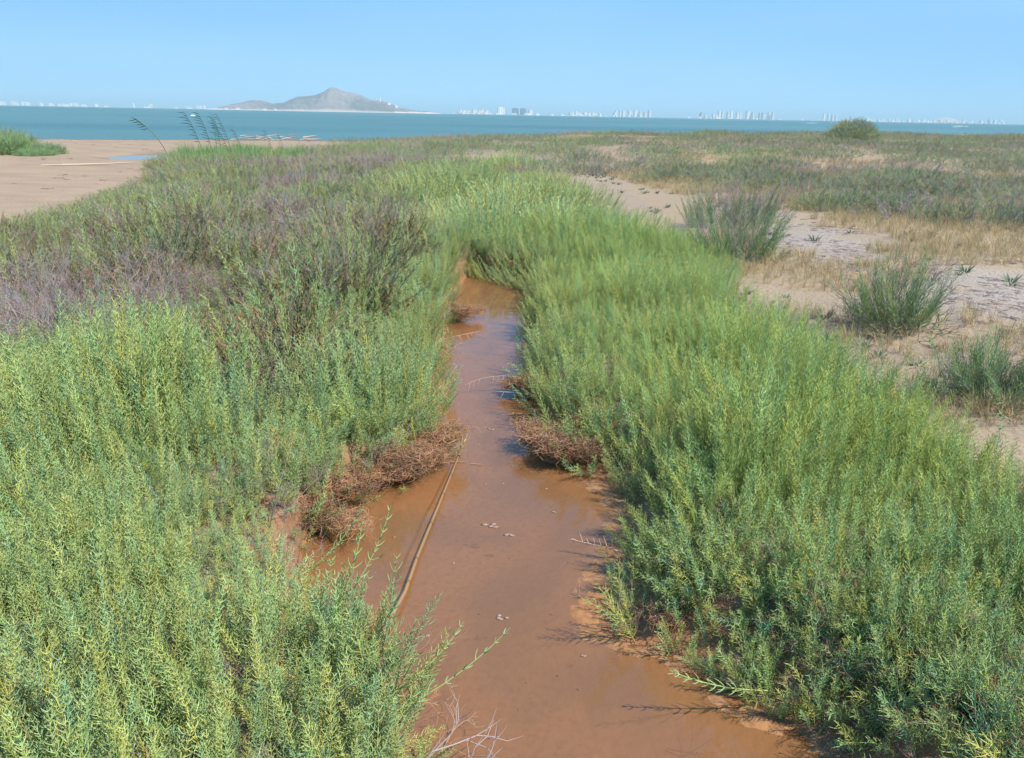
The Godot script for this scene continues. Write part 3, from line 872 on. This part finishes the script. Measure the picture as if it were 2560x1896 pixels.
	# ---- scrub on the dunes
	for q in cells(-10.5, 60.0, -29.0, -95.0, 2.4):
		if q.y < shore_z(q.x) + 7.0 or q.x < -12.0: continue
		dune_plant(q)
	for q in cells(2.0, 34.0, -15.5, -29.0, 1.3):
		var e := table([[14.0, 9.0], [16.5, 5.6], [19.0, 6.5], [25.0, 4.8], [29.0, 3.6], [33.0, 1.5]], q.y)
		if q.x < e + 0.6 * low.get_noise_2d(q.x * 3.0, q.y * 3.0): continue
		dune_plant(q)
	# single bushes on the sand at the edge of the green
	var lone := "dark feathery bush on the sand's edge, "
	for b in [[3.2, -11.7, 0.36, 1.6, "largest of three, with a purple grey crown"], [3.62, -7.6, 0.22, 1.3, "middle one of three, before the shelly sand"], [3.45, -5.6, 0.2, 0.95, "smallest and nearest of three"]]:
		shrub("feathery_bush", lone + b[4], "feathery bushes at the sand's edge", "bush", Vector2(b[0], b[1]), b[2], [{"p": "foliage", "s": "fine", "n": 64, "h": b[3], "wide": 1.3, "lean": 0.45, "wild": 0.45, "tint": Color(1.35, 1.35, 1.15)}, {"p": "dry_twigs", "s": "dead", "n": 22, "h": b[3] * 1.05, "lean": 0.6, "tint": Color(0.9, 0.85, 0.9)}, {"p": "skirt", "s": "bushy", "n": 34, "h": 0.75, "wide": 1.9, "lean": 0.9, "wild": 0.6}, {"p": "dry_grass", "s": "straw", "n": 14, "h": 0.6, "wide": 2.4}])
	shrub("feathery_bush", "grey purple half dry bush at the end of the sand tongue", "", "bush", Vector2(4.0, -15.2), 0.8, [{"p": "foliage", "s": "fine", "n": 90, "h": 1.4, "lean": 0.4, "tint": Color(1.1, 1.1, 1.2)}, {"p": "dry_twigs", "s": "dead", "n": 50, "h": 1.6, "lean": 0.5, "tint": Color(0.95, 0.9, 1.0)}])
	# the big round bush against the sea
	var big := []
	for k in 6:
		big.append({"p": "foliage", "s": "bushy", "n": 150, "h": 1.5, "wide": sqrt(1.0 - pow(k / 6.0, 2.0)), "lean": 1.3 - 0.16 * k, "wild": 0.9, "tint": Color(1.05, 1.08, 1.1), "rise": 0.24 * k - 0.15})
	shrub("dune_bush", "big rounded grey green bush on the dune crest against the sea", "", "bush", Vector2(23.2, -59.0), 2.0, big)
	# left: bushes on the beach
	for b in [[-24.4, -36.0, 1.3, 0.9, "tallest clump at the left edge of the beach"], [-22.9, -37.5, 1.1, 0.75, "round green clump in front of the left beach bushes"], [-25.2, -41.0, 1.5, 0.85, "far clump behind the left beach bushes"], [-21.4, -38.6, 0.7, 0.4, "small clump at the seaward end of the left beach bushes"], [-26.6, -38.0, 1.5, 0.9, "grey green clump cut by the left edge of the picture"], [-21.0, -37.0, 0.8, 0.3, "low round clump nearest the open sand of the beach"]]:
		shrub("beach_bush", "green bush on bare sand, " + b[4], "bushes on the left beach", "bush", Vector2(b[0], b[1]), b[2], [{"p": "foliage", "s": "bushy", "n": 260, "h": b[3] * 3.1, "lean": 0.8, "wild": 0.5, "tint": Color(0.85, 1.1, 0.9)}, {"p": "dry_twigs", "s": "dead_far", "n": 18, "h": b[3] * 0.8}])
	# reeds and rushes by the beach pool
	for q in cells(-14.4, -8.8, -26.5, -41.0, 1.0):
		if q.x < table(LEFT_EDGE, q.y) + 0.6 or q.x > -8.6 - 0.12 * (-26.5 - q.y) or low.get_noise_2d(q.x * 4.0, q.y * 4.0) < -0.25: continue
		shrub("rush_clump", "bright green rush clump round the tall reeds beside the beach", "rushes round the tall reeds", "rush", q, 0.7, [{"p": "leaves", "s": "rush", "n": 34, "h": 0.9 + 1.0 * rng.randf(), "wild": 0.3, "lean": 0.25, "tint": Color(1.0, 1.03, 1.05)}])
	for q in [Vector2(-9.0, -44.0), Vector2(-8.0, -46.0), Vector2(-6.6, -43.0), Vector2(-4.8, -50.0), Vector2(-2.6, -52.0), Vector2(-10.0, -48.0)]:
		shrub("rush_clump", "bright green rush clump on the sand near the driftwood canes", "rushes near the driftwood", "rush", q, 0.8, [{"p": "leaves", "s": "rush", "n": 26, "h": 1.1, "lean": 0.3, "tint": Color(1.0, 1.0, 1.0)}])
	reeds()

func reeds() -> void:
	var spots := [[-13.1, -35.5, 1.05, "tallest of the wind bent reeds"], [-12.9, -35.9, 1.0, "second of the tall bent reeds, close behind the tallest"], [-12.5, -35.4, 0.98, "reed right of the tallest, tip leaning left"], [-12.0, -35.8, 0.97, "reed with a drooping head right of the tall pair"], [-12.7, -36.3, 0.86, "shorter reed behind the tall pair"], [-12.2, -36.1, 0.82, "shorter reed between the tall heads"], [-11.6, -36.0, 0.66, "low dark reed right of the tall heads"], [-10.4, -36.2, 0.62, "low dark reed standing in the rushes to the right"], [-10.0, -36.5, 0.55, "lowest dark reed at the rushes' right end"]]
	for b in spots:
		var o := thing("reed", Vector3(b[0], land(b[0], b[1]), b[1]), "green leafy " + b[3], "reed", "tall reeds by the beach pool")
		var m := put("stalk", S.reed[rng.randi() % 3], o)
		m.scale = Vector3.ONE * b[2]
		m.rotation = Vector3(rng.randf_range(-0.12, 0.12), rng.randf_range(-0.9, 0.9), rng.randf_range(-0.12, 0.2))
	var o := thing("reed", Vector3(-15.0, land(-15.0, -36.5), -36.5), "lone reed arching far out to the left over the beach pool", "reed", "tall reeds by the beach pool")
	var s := Shape.new()
	var p := bent(Vector3.ZERO, Vector3(-0.25, 1, 0), Vector3(-1.2, 0.75, 0), 2.2, 7)
	s.tube(p, 0.02, 0.012, 5, Color(0.13, 0.14, 0.07))
	put("stalk", s.mesh(M.leaf), o)
	for i in 9:
		s = Shape.new()
		var t := 0.68 + 0.3 * i / 9.0
		var sd := 1.0 if i % 2 else -1.0
		s.blade(bent(on(p, t), Vector3(-0.8, 0.6 * sd + 0.2, 0.3), Vector3(-1, 0.1, 0.3), 0.32, 3), Vector3(0.2, 0.8, 0.5).normalized(), 0.04, Color(0.07, 0.13, 0.06))
		put("leaf", s.mesh(M.blade), o)

func dune_plant(q: Vector2) -> void:
	var n := low.get_noise_2d(q.x * 1.6, q.y * 1.6 + 70.0)
	var m := low.get_noise_2d(q.x * 0.9 + 30.0, q.y * 0.9)
	var bare := fine.get_noise_2d(q.x * 0.5, q.y * 0.5)
	if bare > 0.45: return
	var r := 0.62 + 0.016 * -q.y
	if m > 0.36:
		shrub("straw_clump", "straw coloured clump of dry grass @", "dry grass on the dunes", "grass", q, r, [{"p": "leaves", "s": "straw", "n": 40, "h": 0.9, "lean": 0.6, "wild": 0.4}])
	elif n > 0.12:
		shrub("dead_dune_shrub", "grey dry shrub @", "grey shrubs on the dunes", "shrub", q, r * 1.2, [{"p": "twigs", "s": "dead_far", "n": 48, "h": rng.randf_range(0.7, 1.15), "lean": 0.9, "wild": 0.45, "tint": Color(1.1, 1.05, 1.05)}, {"p": "foliage", "s": "bushy", "n": 30, "h": 0.7, "lean": 0.9, "wild": 0.5}])
	else:
		shrub("dune_shrub", ("dull grey green shrub @" if n < -0.1 else "fresh green shrub @"), "green shrubs on the dunes", "shrub", q, r * 1.2, [{"p": "foliage", "s": "bushy", "n": 90, "h": rng.randf_range(0.6, 1.25), "lean": 0.9, "wild": 0.45, "tint": Color(0.82, 0.80, 0.86) if n < -0.1 else Color(0.95, 0.98, 0.92)}, {"p": "dry_twigs", "s": "dead_far", "n": 14, "h": 0.65}])

func scatter(called: String, label: String, kinds: Array, n: int, where: Callable, h: float, tint := Color.WHITE) -> void:
	var at := []
	var tints := []
	for i in n:
		var q: Variant = where.call()
		if q == null: continue
		var sc := h * rng.randf_range(0.6, 1.3)
		at.append(Transform3D(Basis(Vector3.UP, rng.randf() * TAU).scaled(Vector3(sc, sc, sc)), Vector3(q.x, land(q.x, q.y), q.y)))
		var v := rng.randf_range(0.75, 1.2)
		tints.append(Color(tint.r * v, tint.g * v, tint.b * v))
	for k in kinds.size():
		var a := []
		var b := []
		for i in range(k, at.size(), kinds.size()):
			a.append(at[i]); b.append(tints[i])
		var o := many(called, kinds[k], a, b)
		o.set_meta("label", label)

func details() -> void:
	# dry grass and low herbs on the sand to the right
	scatter("dry_grass", "thin dry grass growing over the sand right of the green stand", S.straw, 38000, func():
		var z := -rng.randf_range(5.0, 30.0)
		var x := rng.randf_range(2.4, 22.0)
		if x < table(GREEN_EDGE, z) + 0.4 or x > 0.7 * -z + 1.0: return null
		if z < -14.0 and x < table(GREEN_EDGE, z) + 2.6 or stony(x, z) > 0.25: return null
		return Vector2(x, z) if low.get_noise_2d(x * 2.2, z * 2.2) + 0.4 * smoothstep(4.0, 9.0, x) > -0.3 else null, 0.52, Color(1.05, 1.06, 1.04))
	scatter("low_herbs", "small grey green herbs spread over the sand right of the stand", S.herb, 1500, func():
		var z := -rng.randf_range(5.0, 30.0)
		var x := rng.randf_range(2.4, 20.0)
		if x < table(GREEN_EDGE, z) + 0.2 or x > 0.7 * -z + 1.0: return null
		return Vector2(x, z) if fine.get_noise_2d(x * 0.8, z * 0.8) > 0.08 else null, 0.9)
	var st := Shape.new()
	st.lump(Vector3.ZERO, Vector3(0.02, 0.009, 0.015), rng, Color(1, 1, 1), 3, 6)
	var pebble := st.mesh(M.stone)
	scatter("shell_litter", "pale shells and pebbles strewn over the sand at the right edge", [pebble], 5000, func():
		var z := -rng.randf_range(5.0, 16.0)
		var x := rng.randf_range(2.6, 8.5)
		if x < table(GREEN_EDGE, z) + 0.1: return null
		return Vector2(x, z) if stony(x, z) > -0.05 else null, 0.6, Color(0.46, 0.40, 0.35))
	st = Shape.new()
	for i in 5:
		var a := rng.randf() * TAU
		st.tube(bent(Vector3(cos(a) * 0.03, 0.004, sin(a) * 0.03), Vector3(cos(a * 3.0), 0.2, sin(a * 3.0)), Vector3(cos(a * 3.0), -0.2, sin(a * 3.0 + 0.6)), rng.randf_range(0.05, 0.12), 3), 0.004, 0.002, 3, Color(1, 1, 1))
	scatter("dry_seagrass_litter", "dark dry plant litter in patches on the shelly sand", [st.mesh(M.wood)], 6500, func():
		var z := -rng.randf_range(5.0, 16.0)
		var x := rng.randf_range(2.6, 8.5)
		if x < table(GREEN_EDGE, z) + 0.1: return null
		return Vector2(x, z) if stony(x, z) > -0.1 and low.get_noise_2d(x * 7.0, z * 7.0) > -0.12 else null, 0.6, Color(0.25, 0.195, 0.19))
	scatter("beach_wrack", "dark wrack and twigs strewn over the left beach", [st.mesh(M.wood)], 1500, func():
		var z := -rng.randf_range(16.0, 66.0)
		var x := -rng.randf_range(8.5, 42.0)
		if x > table(LEFT_EDGE, z) + 0.5 or -x > 0.75 * -z: return null
		var s := shore_z(x)
		return Vector2(x, z) if z < s + 9.0 and z > s + 4.0 or low.get_noise_2d(x * 2.5, z * 2.5) > 0.22 else null, 1.7, Color(0.22, 0.165, 0.125))
	var bit := Shape.new()
	bit.lump(Vector3.ZERO, Vector3(0.009, 0.002, 0.005), rng, Color(1, 1, 1), 3, 6)
	var bits := bit.mesh(M.foam)
	var afloat := []
	var tones := []
	for i in 70:
		var z := -rng.randf_range(2.3, 9.0)
		var x := lerpf(table(LEFT, z), table(RIGHT, z), rng.randf_range(0.1, 0.9))
		var sc := rng.randf_range(0.4, 1.2)
		afloat.append(Transform3D(Basis(Vector3.UP, rng.randf() * TAU).scaled(Vector3(sc, sc, sc)), Vector3(x, 0.001, z)))
		tones.append(Color(0.34, 0.25, 0.18) if rng.randf() < 0.4 else Color(0.17, 0.105, 0.06))
	many("floating_specks", bits, afloat, tones).set_meta("label", "tiny pale and brown specks drifting on the stream")
	# brown root mats hanging from the banks
	for b in [[-0.98, -4.66, 0.30, "broad, at the back of the left bank's bulge"], [-0.76, -4.66, 0.27, "hanging at the corner of the left bank's bulge"], [-0.56, -4.98, 0.29, "rounded, reaching nearest to the fallen cane"], [-1.06, -3.98, 0.30, "lowest on the left bank, above the brown backwater"], [-0.98, -4.38, 0.26, "ragged, on the cut bank behind the lowest one"], [0.27, -5.22, 0.30, "pale and bushy on the right bank opposite the cane tip"], [0.46, -4.9, 0.28, "darker, under the right bank's edge"], [0.74, -3.1, 0.13, "small, at the point of the near right bank"], [0.12, -6.35, 0.2, "small, behind the arching dead branch"], [-0.62, -8.9, 0.3, "dark, on the left bank by the stream's narrows"]]:
		var o := thing("root_mat", Vector3(b[0], 0.13, b[1]), "tan root tangle, " + b[3], "root mat", "dead root mats along the stream")
		put("roots", tangle(700, Vector3(b[2], b[2] * 0.62, b[2]), Color(0.40, 0.235, 0.14)).mesh(M.wood), o)
		shrub("glasswort_tuft", "glasswort tuft over brown roots @", "glasswort tufts over the root mats", "shrub", Vector2(b[0] + (-0.14 if b[0] < 0.1 and b[1] != -6.35 else 0.14), b[1] - 0.14), b[2] * 0.9, [{"p": "foliage", "s": "spray", "n": 40, "h": 0.5, "lean": 0.7, "wild": 0.45, "toward": Vector3(0.3 if b[0] < 0.1 else -0.3, 0, 0.4), "clear": -0.1}])
		put("fine_roots", tangle(260, Vector3(b[2] * 0.8, b[2] * 0.5, b[2] * 0.8), Color(0.22, 0.13, 0.085)).mesh(M.wood), o)
	# the fallen cane
	var o := thing("fallen_cane", Vector3(-0.44, 0.012, -4.14), "long tan cane lying half sunk along the stream", "cane")
	var pts := PackedVector3Array([Vector3(0.11, -0.006, -1.18), Vector3(0.07, 0.0, -0.7), Vector3(0.03, 0.006, -0.25), Vector3(-0.03, 0.012, 0.4), Vector3(-0.05, 0.02, 0.75), Vector3(-0.13, 0.03, 1.25)])
	var s := Shape.new()
	s.tube(pts, 0.0065, 0.0105, 8, Color(0.22, 0.14, 0.08), Color(0.29, 0.18, 0.095), false)
	put("stalk", s.mesh(M.wood), o)
	for i in 7:
		s = Shape.new()
		var t := 0.1 + 0.13 * i
		var a := on(pts, t)
		s.tube(PackedVector3Array([a - Vector3(0, 0, 0.008), a, a + Vector3(0, 0, 0.008)]), 0.0082 + 0.003 * t, 0.0086 + 0.003 * t, 8, Color(0.19, 0.12, 0.07), Color(0.19, 0.12, 0.07), false)
		put("node_ring", s.mesh(M.wood), o)
	s = Shape.new()
	s.tube(bent(pts[0], Vector3(0.15, 0.05, -1), Vector3(0.1, 0.02, -1), 0.16, 3), 0.008, 0.004, 6, Color(0.40, 0.28, 0.15))
	s.tube(bent(pts[0] + Vector3(-0.012, 0, 0.06), Vector3(-0.02, 0.05, -1), Vector3(0.0, 0.02, -1), 0.2, 3), 0.007, 0.004, 6, Color(0.33, 0.22, 0.12))
	put("split_tip", s.mesh(M.wood), o)
	o = thing("floating_twig", Vector3(-0.4, 0.006, -4.98), "short brown twig floating across the cane's tip", "twig")
	s = Shape.new()
	s.tube(bent(Vector3.ZERO, Vector3(1, 0.02, -0.1), Vector3(1, -0.02, 0.15), 0.11, 4), 0.005, 0.003, 5, Color(0.3, 0.2, 0.1))
	put("stick", s.mesh(M.wood), o)
	s = Shape.new()
	s.tube(bent(Vector3(0.14, 0, 0.02), Vector3(1, 0.0, 0.1), Vector3(1, 0, 0.2), 0.08, 3), 0.003, 0.002, 5, Color(0.38, 0.27, 0.15))
	put("broken_end", s.mesh(M.wood), o)
	# arching dead branches with hanging leaflets
	dead_branch(Vector3(0.2, 0.10, -6.4), Vector3(-1, 0.35, -0.25), Vector3(-1, -0.45, 0.35), 0.62, 11, "pinkish dead branch arching from the right bank over the water")
	dead_branch(Vector3(0.2, 0.05, -6.25), Vector3(-1, 0.1, 0.0), Vector3(-1, 0.05, 0.0), 0.36, 3, "straight dead twig just below the arching dead branch")
	dead_branch(Vector3(0.22, 0.03, -5.85), Vector3(-1, 0.12, 0.1), Vector3(-1, -0.1, 0.1), 0.3, 2, "short dead twig pointing over water under the right bank")
	dead_branch(Vector3(-0.72, 0.08, -7.75), Vector3(1, 0.22, -0.3), Vector3(1, 0.12, -0.35), 0.46, 8, "dead branch reaching right from the left bank at the narrows")
	dead_branch(Vector3(-0.72, 0.02, -7.35), Vector3(0.7, 0.5, 0.1), Vector3(0.8, 0.4, -0.2), 0.3, 5, "small dead sprig rising below the left narrows branch")
	dead_branch(Vector3(-0.6, 0.08, -5.2), Vector3(1, 0.1, 0.0), Vector3(1, 0.05, -0.1), 0.18, 6, "whitish dead sprig sticking out of the left bank beside the cane tip")
	dead_branch(Vector3(0.62, 0.05, -3.75), Vector3(-1, 0.2, -0.2), Vector3(-1, 0.05, -0.3), 0.32, 7, "pale dead sprig lying over the orange mud on the right")
	# bare grey stems at the lower edge
	for b in [[-0.28, -2.12, 0.26, "knobbly grey dead stem rising from the water at the lower edge"], [-0.42, -2.15, 0.34, "branched grey dead stem at the lower left of the water"]]:
		o = thing("dry_twig", Vector3(b[0], -0.02, b[1]), b[3], "twig", "grey dead stems at the lower edge")
		s = Shape.new()
		twig(s, Vector3.ZERO, Vector3(0.5, 0.6, -0.35), b[2], 0.005, 2, 6, Color(0.33, 0.26, 0.25), 0.45)
		put("wood", s.mesh(M.wood), o)
	# live sprigs hanging out over the water
	hanging(Vector3(-0.62, 0.27, -2.15), Vector3(1, 0.2, -0.12), Vector3(0.75, 0.75, -0.3), 0.74, "long green glasswort branch reaching furthest over the near water")
	hanging(Vector3(-0.6, 0.25, -2.25), Vector3(1, 0.2, -0.2), Vector3(0.6, 0.9, -0.4), 0.58, "green glasswort branch just behind the longest one")
	hanging(Vector3(-0.72, 0.28, -2.75), Vector3(0.6, 0.6, -0.3), Vector3(0.25, 1.0, -0.2), 0.55, "upright green glasswort spray before the fallen cane's near end")
	hanging(Vector3(-0.7, 0.3, -2.6), Vector3(0.5, 0.9, -0.2), Vector3(0.15, 1.0, -0.2), 0.52, "upright green glasswort spray left of the cane's near end")
	hanging(Vector3(-0.95, 0.25, -3.1), Vector3(0.8, 0.5, 0.0), Vector3(0.4, 0.8, -0.1), 0.5, "green glasswort spray over the orange backwater on the left")
	hanging(Vector3(1.0, 0.12, -2.62), Vector3(-1, 0.1, 0.15), Vector3(-0.8, 0.45, 0.1), 0.42, "pale green glasswort branch lying out over the lower right mud")
	hanging(Vector3(0.3, 0.12, -7.4), Vector3(-0.5, 0.8, 0.1), Vector3(-0.4, 1.0, -0.1), 0.5, "thin green sprig standing over the water on the right narrows")
	# scum flecks on the water
	for b in [[-0.10, -4.12, 0.05, "twin pale foam fleck in mid stream"], [0.0, -4.02, 0.035, "smaller pale foam fleck right beside the twin one"], [-0.02, -3.24, 0.03, "pale foam fleck nearest the viewer in mid stream"], [-0.36, -3.09, 0.022, "small pale foam fleck near the left bank"], [-0.15, -5.6, 0.03, "pale foam fleck between cane tip and right bank"], [0.25, -4.3, 0.02, "tiny pale foam fleck at the edge of the orange mud"], [0.33, -2.97, 0.014, "tiny pale foam fleck off the near right bank"]]:
		o = thing("foam_fleck", Vector3(b[0], 0.002, b[1]), b[3], "foam", "foam flecks on the stream")
		s = Shape.new()
		for i in 5:
			s.lump(Vector3(rng.randf_range(-1, 1) * b[2] * 0.8, 0, rng.randf_range(-0.5, 0.5) * b[2]), Vector3(b[2] * 0.45, 0.003, b[2] * 0.3), rng, jig(Color(0.30, 0.21, 0.165), 0.15))
		put("scum", s.mesh(M.foam), o)
	for b in [[0.18, -3.75, 0.12, "thin dark sunken twig off the orange mud flat"], [-0.32, -2.72, 0.10, "dark sunken twig near the left bank close to the viewer"], [0.42, -3.15, 0.09, "dark twig lying in shallow water off the right point"], [-0.62, -3.75, 0.12, "dark twig in the brown backwater below the root mats"], [0.3, -4.55, 0.1, "dark twig at the upper end of the mud flat"], [0.62, -2.55, 0.16, "dark branched twig on the near right mud"], [0.95, -2.35, 0.18, "dark branched twig at the lower right mud"]]:
		o = thing("sunken_twig", Vector3(b[0], land(b[0], b[1]) + 0.012, b[1]), b[3], "twig", "dark twigs lying in the shallows")
		s = Shape.new()
		var a := rng.randf_range(-0.6, 0.9)
		twig(s, Vector3.ZERO, Vector3(cos(a), 0.02, sin(a)), b[2], 0.003, 1, 5, Color(0.14, 0.09, 0.065), 0.3)
		put("wood", s.mesh(M.wood), o)
	# driftwood canes on the shore
	for i in 26:
		var x := -18.5 + rng.randf_range(-2.6, 3.4)
		var z := -63.5 + rng.randf_range(-1.5, 1.5)
		o = thing("driftwood_cane", Vector3(x, land(x, z) + 0.05 + 0.012 * i, z), "bleached cane in the driftwood heap on the shore", "driftwood", "driftwood heap on the shore")
		s = Shape.new()
		var a := rng.randf_range(-1.1, 1.1)
		s.tube(bent(Vector3.ZERO, Vector3(cos(a), rng.randf_range(-0.1, 0.3), sin(a)), Vector3(cos(a), rng.randf_range(-0.1, 0.2), sin(a + 0.3)), rng.randf_range(0.5, 1.5), 3), 0.035, 0.022, 5, jig(Color(0.52, 0.43, 0.34), 0.12))
		put("stalk", s.mesh(M.wood), o)
	for b in [[-15.6, -31.6, "pale cane lying on the beach before the pool, upper of two"], [-16.0, -30.9, "pale cane lying on the beach before the pool, lower of two"]]:
		o = thing("driftwood_cane", Vector3(b[0], land(b[0], b[1]) + 0.04, b[1]), b[2], "driftwood", "canes before the beach pool")
		s = Shape.new()
		s.tube(bent(Vector3(-1.2, 0, 0.4), Vector3(1, 0.02, -0.2), Vector3(1, 0.05, -0.35), 2.8, 4), 0.03, 0.02, 5, Color(0.50, 0.40, 0.30))
		put("stalk", s.mesh(M.wood), o)
	# on the lagoon
	boat(Vector3(-108.0, SEA, -286.0), 1.5, "small white boat on the lagoon left of the island")
	for b in [[240, -700, 9.0, "left one of two white wave crests before the tallest tower row"], [330, -640, 11.0, "right one of two white wave crests before the tallest tower row"], [215, -420, 3.0, "small white wave crest below the tallest towers"], [-320, -3100, 20.0, "tiny white wave crest right below the island"], [150, -190, 4.0, "white wave crest right of the big dune bush"]]:
		s = Shape.new()
		for i in 7:
			s.lump(Vector3((i - 3) * b[2] / 7.0, SEA + 0.05, rng.randf_range(-0.3, 0.3)), Vector3(b[2] / 8.0, 0.12 * b[2] / 6.0 * rng.randf_range(0.5, 1.2), 0.4), rng, Color(0.8, 0.82, 0.82), 4, 6)
		var w := put("wave_crest", s.mesh(M.foam))
		w.position = Vector3(b[0], 0, b[1])
		tag(w, b[3], "wave", "white wave crests on the lagoon")

func dead_branch(from: Vector3, d0: Vector3, d1: Vector3, length: float, leaflets: int, label: String) -> void:
	var o := thing("dead_branch", from, label, "branch")
	var s := Shape.new()
	var p := bent(Vector3.ZERO, d0.normalized(), d1.normalized(), length, 7)
	s.tube(p, 0.0042, 0.002, 6, Color(0.46, 0.31, 0.24))
	put("stem", s.mesh(M.wood), o)
	s = Shape.new()
	for i in leaflets:
		var t := 0.25 + 0.72 * i / leaflets
		var dd := Vector3(d0.x * 0.25, -1.0 if leaflets > 9 else rng.randf_range(-0.4, 1.0), rng.randf_range(-0.4, 0.5)).normalized()
		s.tube(bent(on(p, t), dd, (dd + Vector3(0, -0.1, 0.1)).normalized(), rng.randf_range(0.03, 0.09), 2), 0.0028, 0.002, 5, jig(Color(0.48, 0.32, 0.25), 0.1))
	put("leaflets", s.mesh(M.wood), o)

func hanging(from: Vector3, d0: Vector3, d1: Vector3, length: float, label: String) -> void:
	var o := thing("glasswort_branch", from, label, "branch")
	var p := bent(Vector3.ZERO, d0.normalized(), d1.normalized(), length, 8)
	put("sprig", glasswort(length, 15, 6, 4, 0.07, 0.0023, 0.35, Color(0.34, 0.36, 0.11), Color(0.26, 0.38, 0.15), 0.2, 1.0, p).mesh(M.leaf), o)
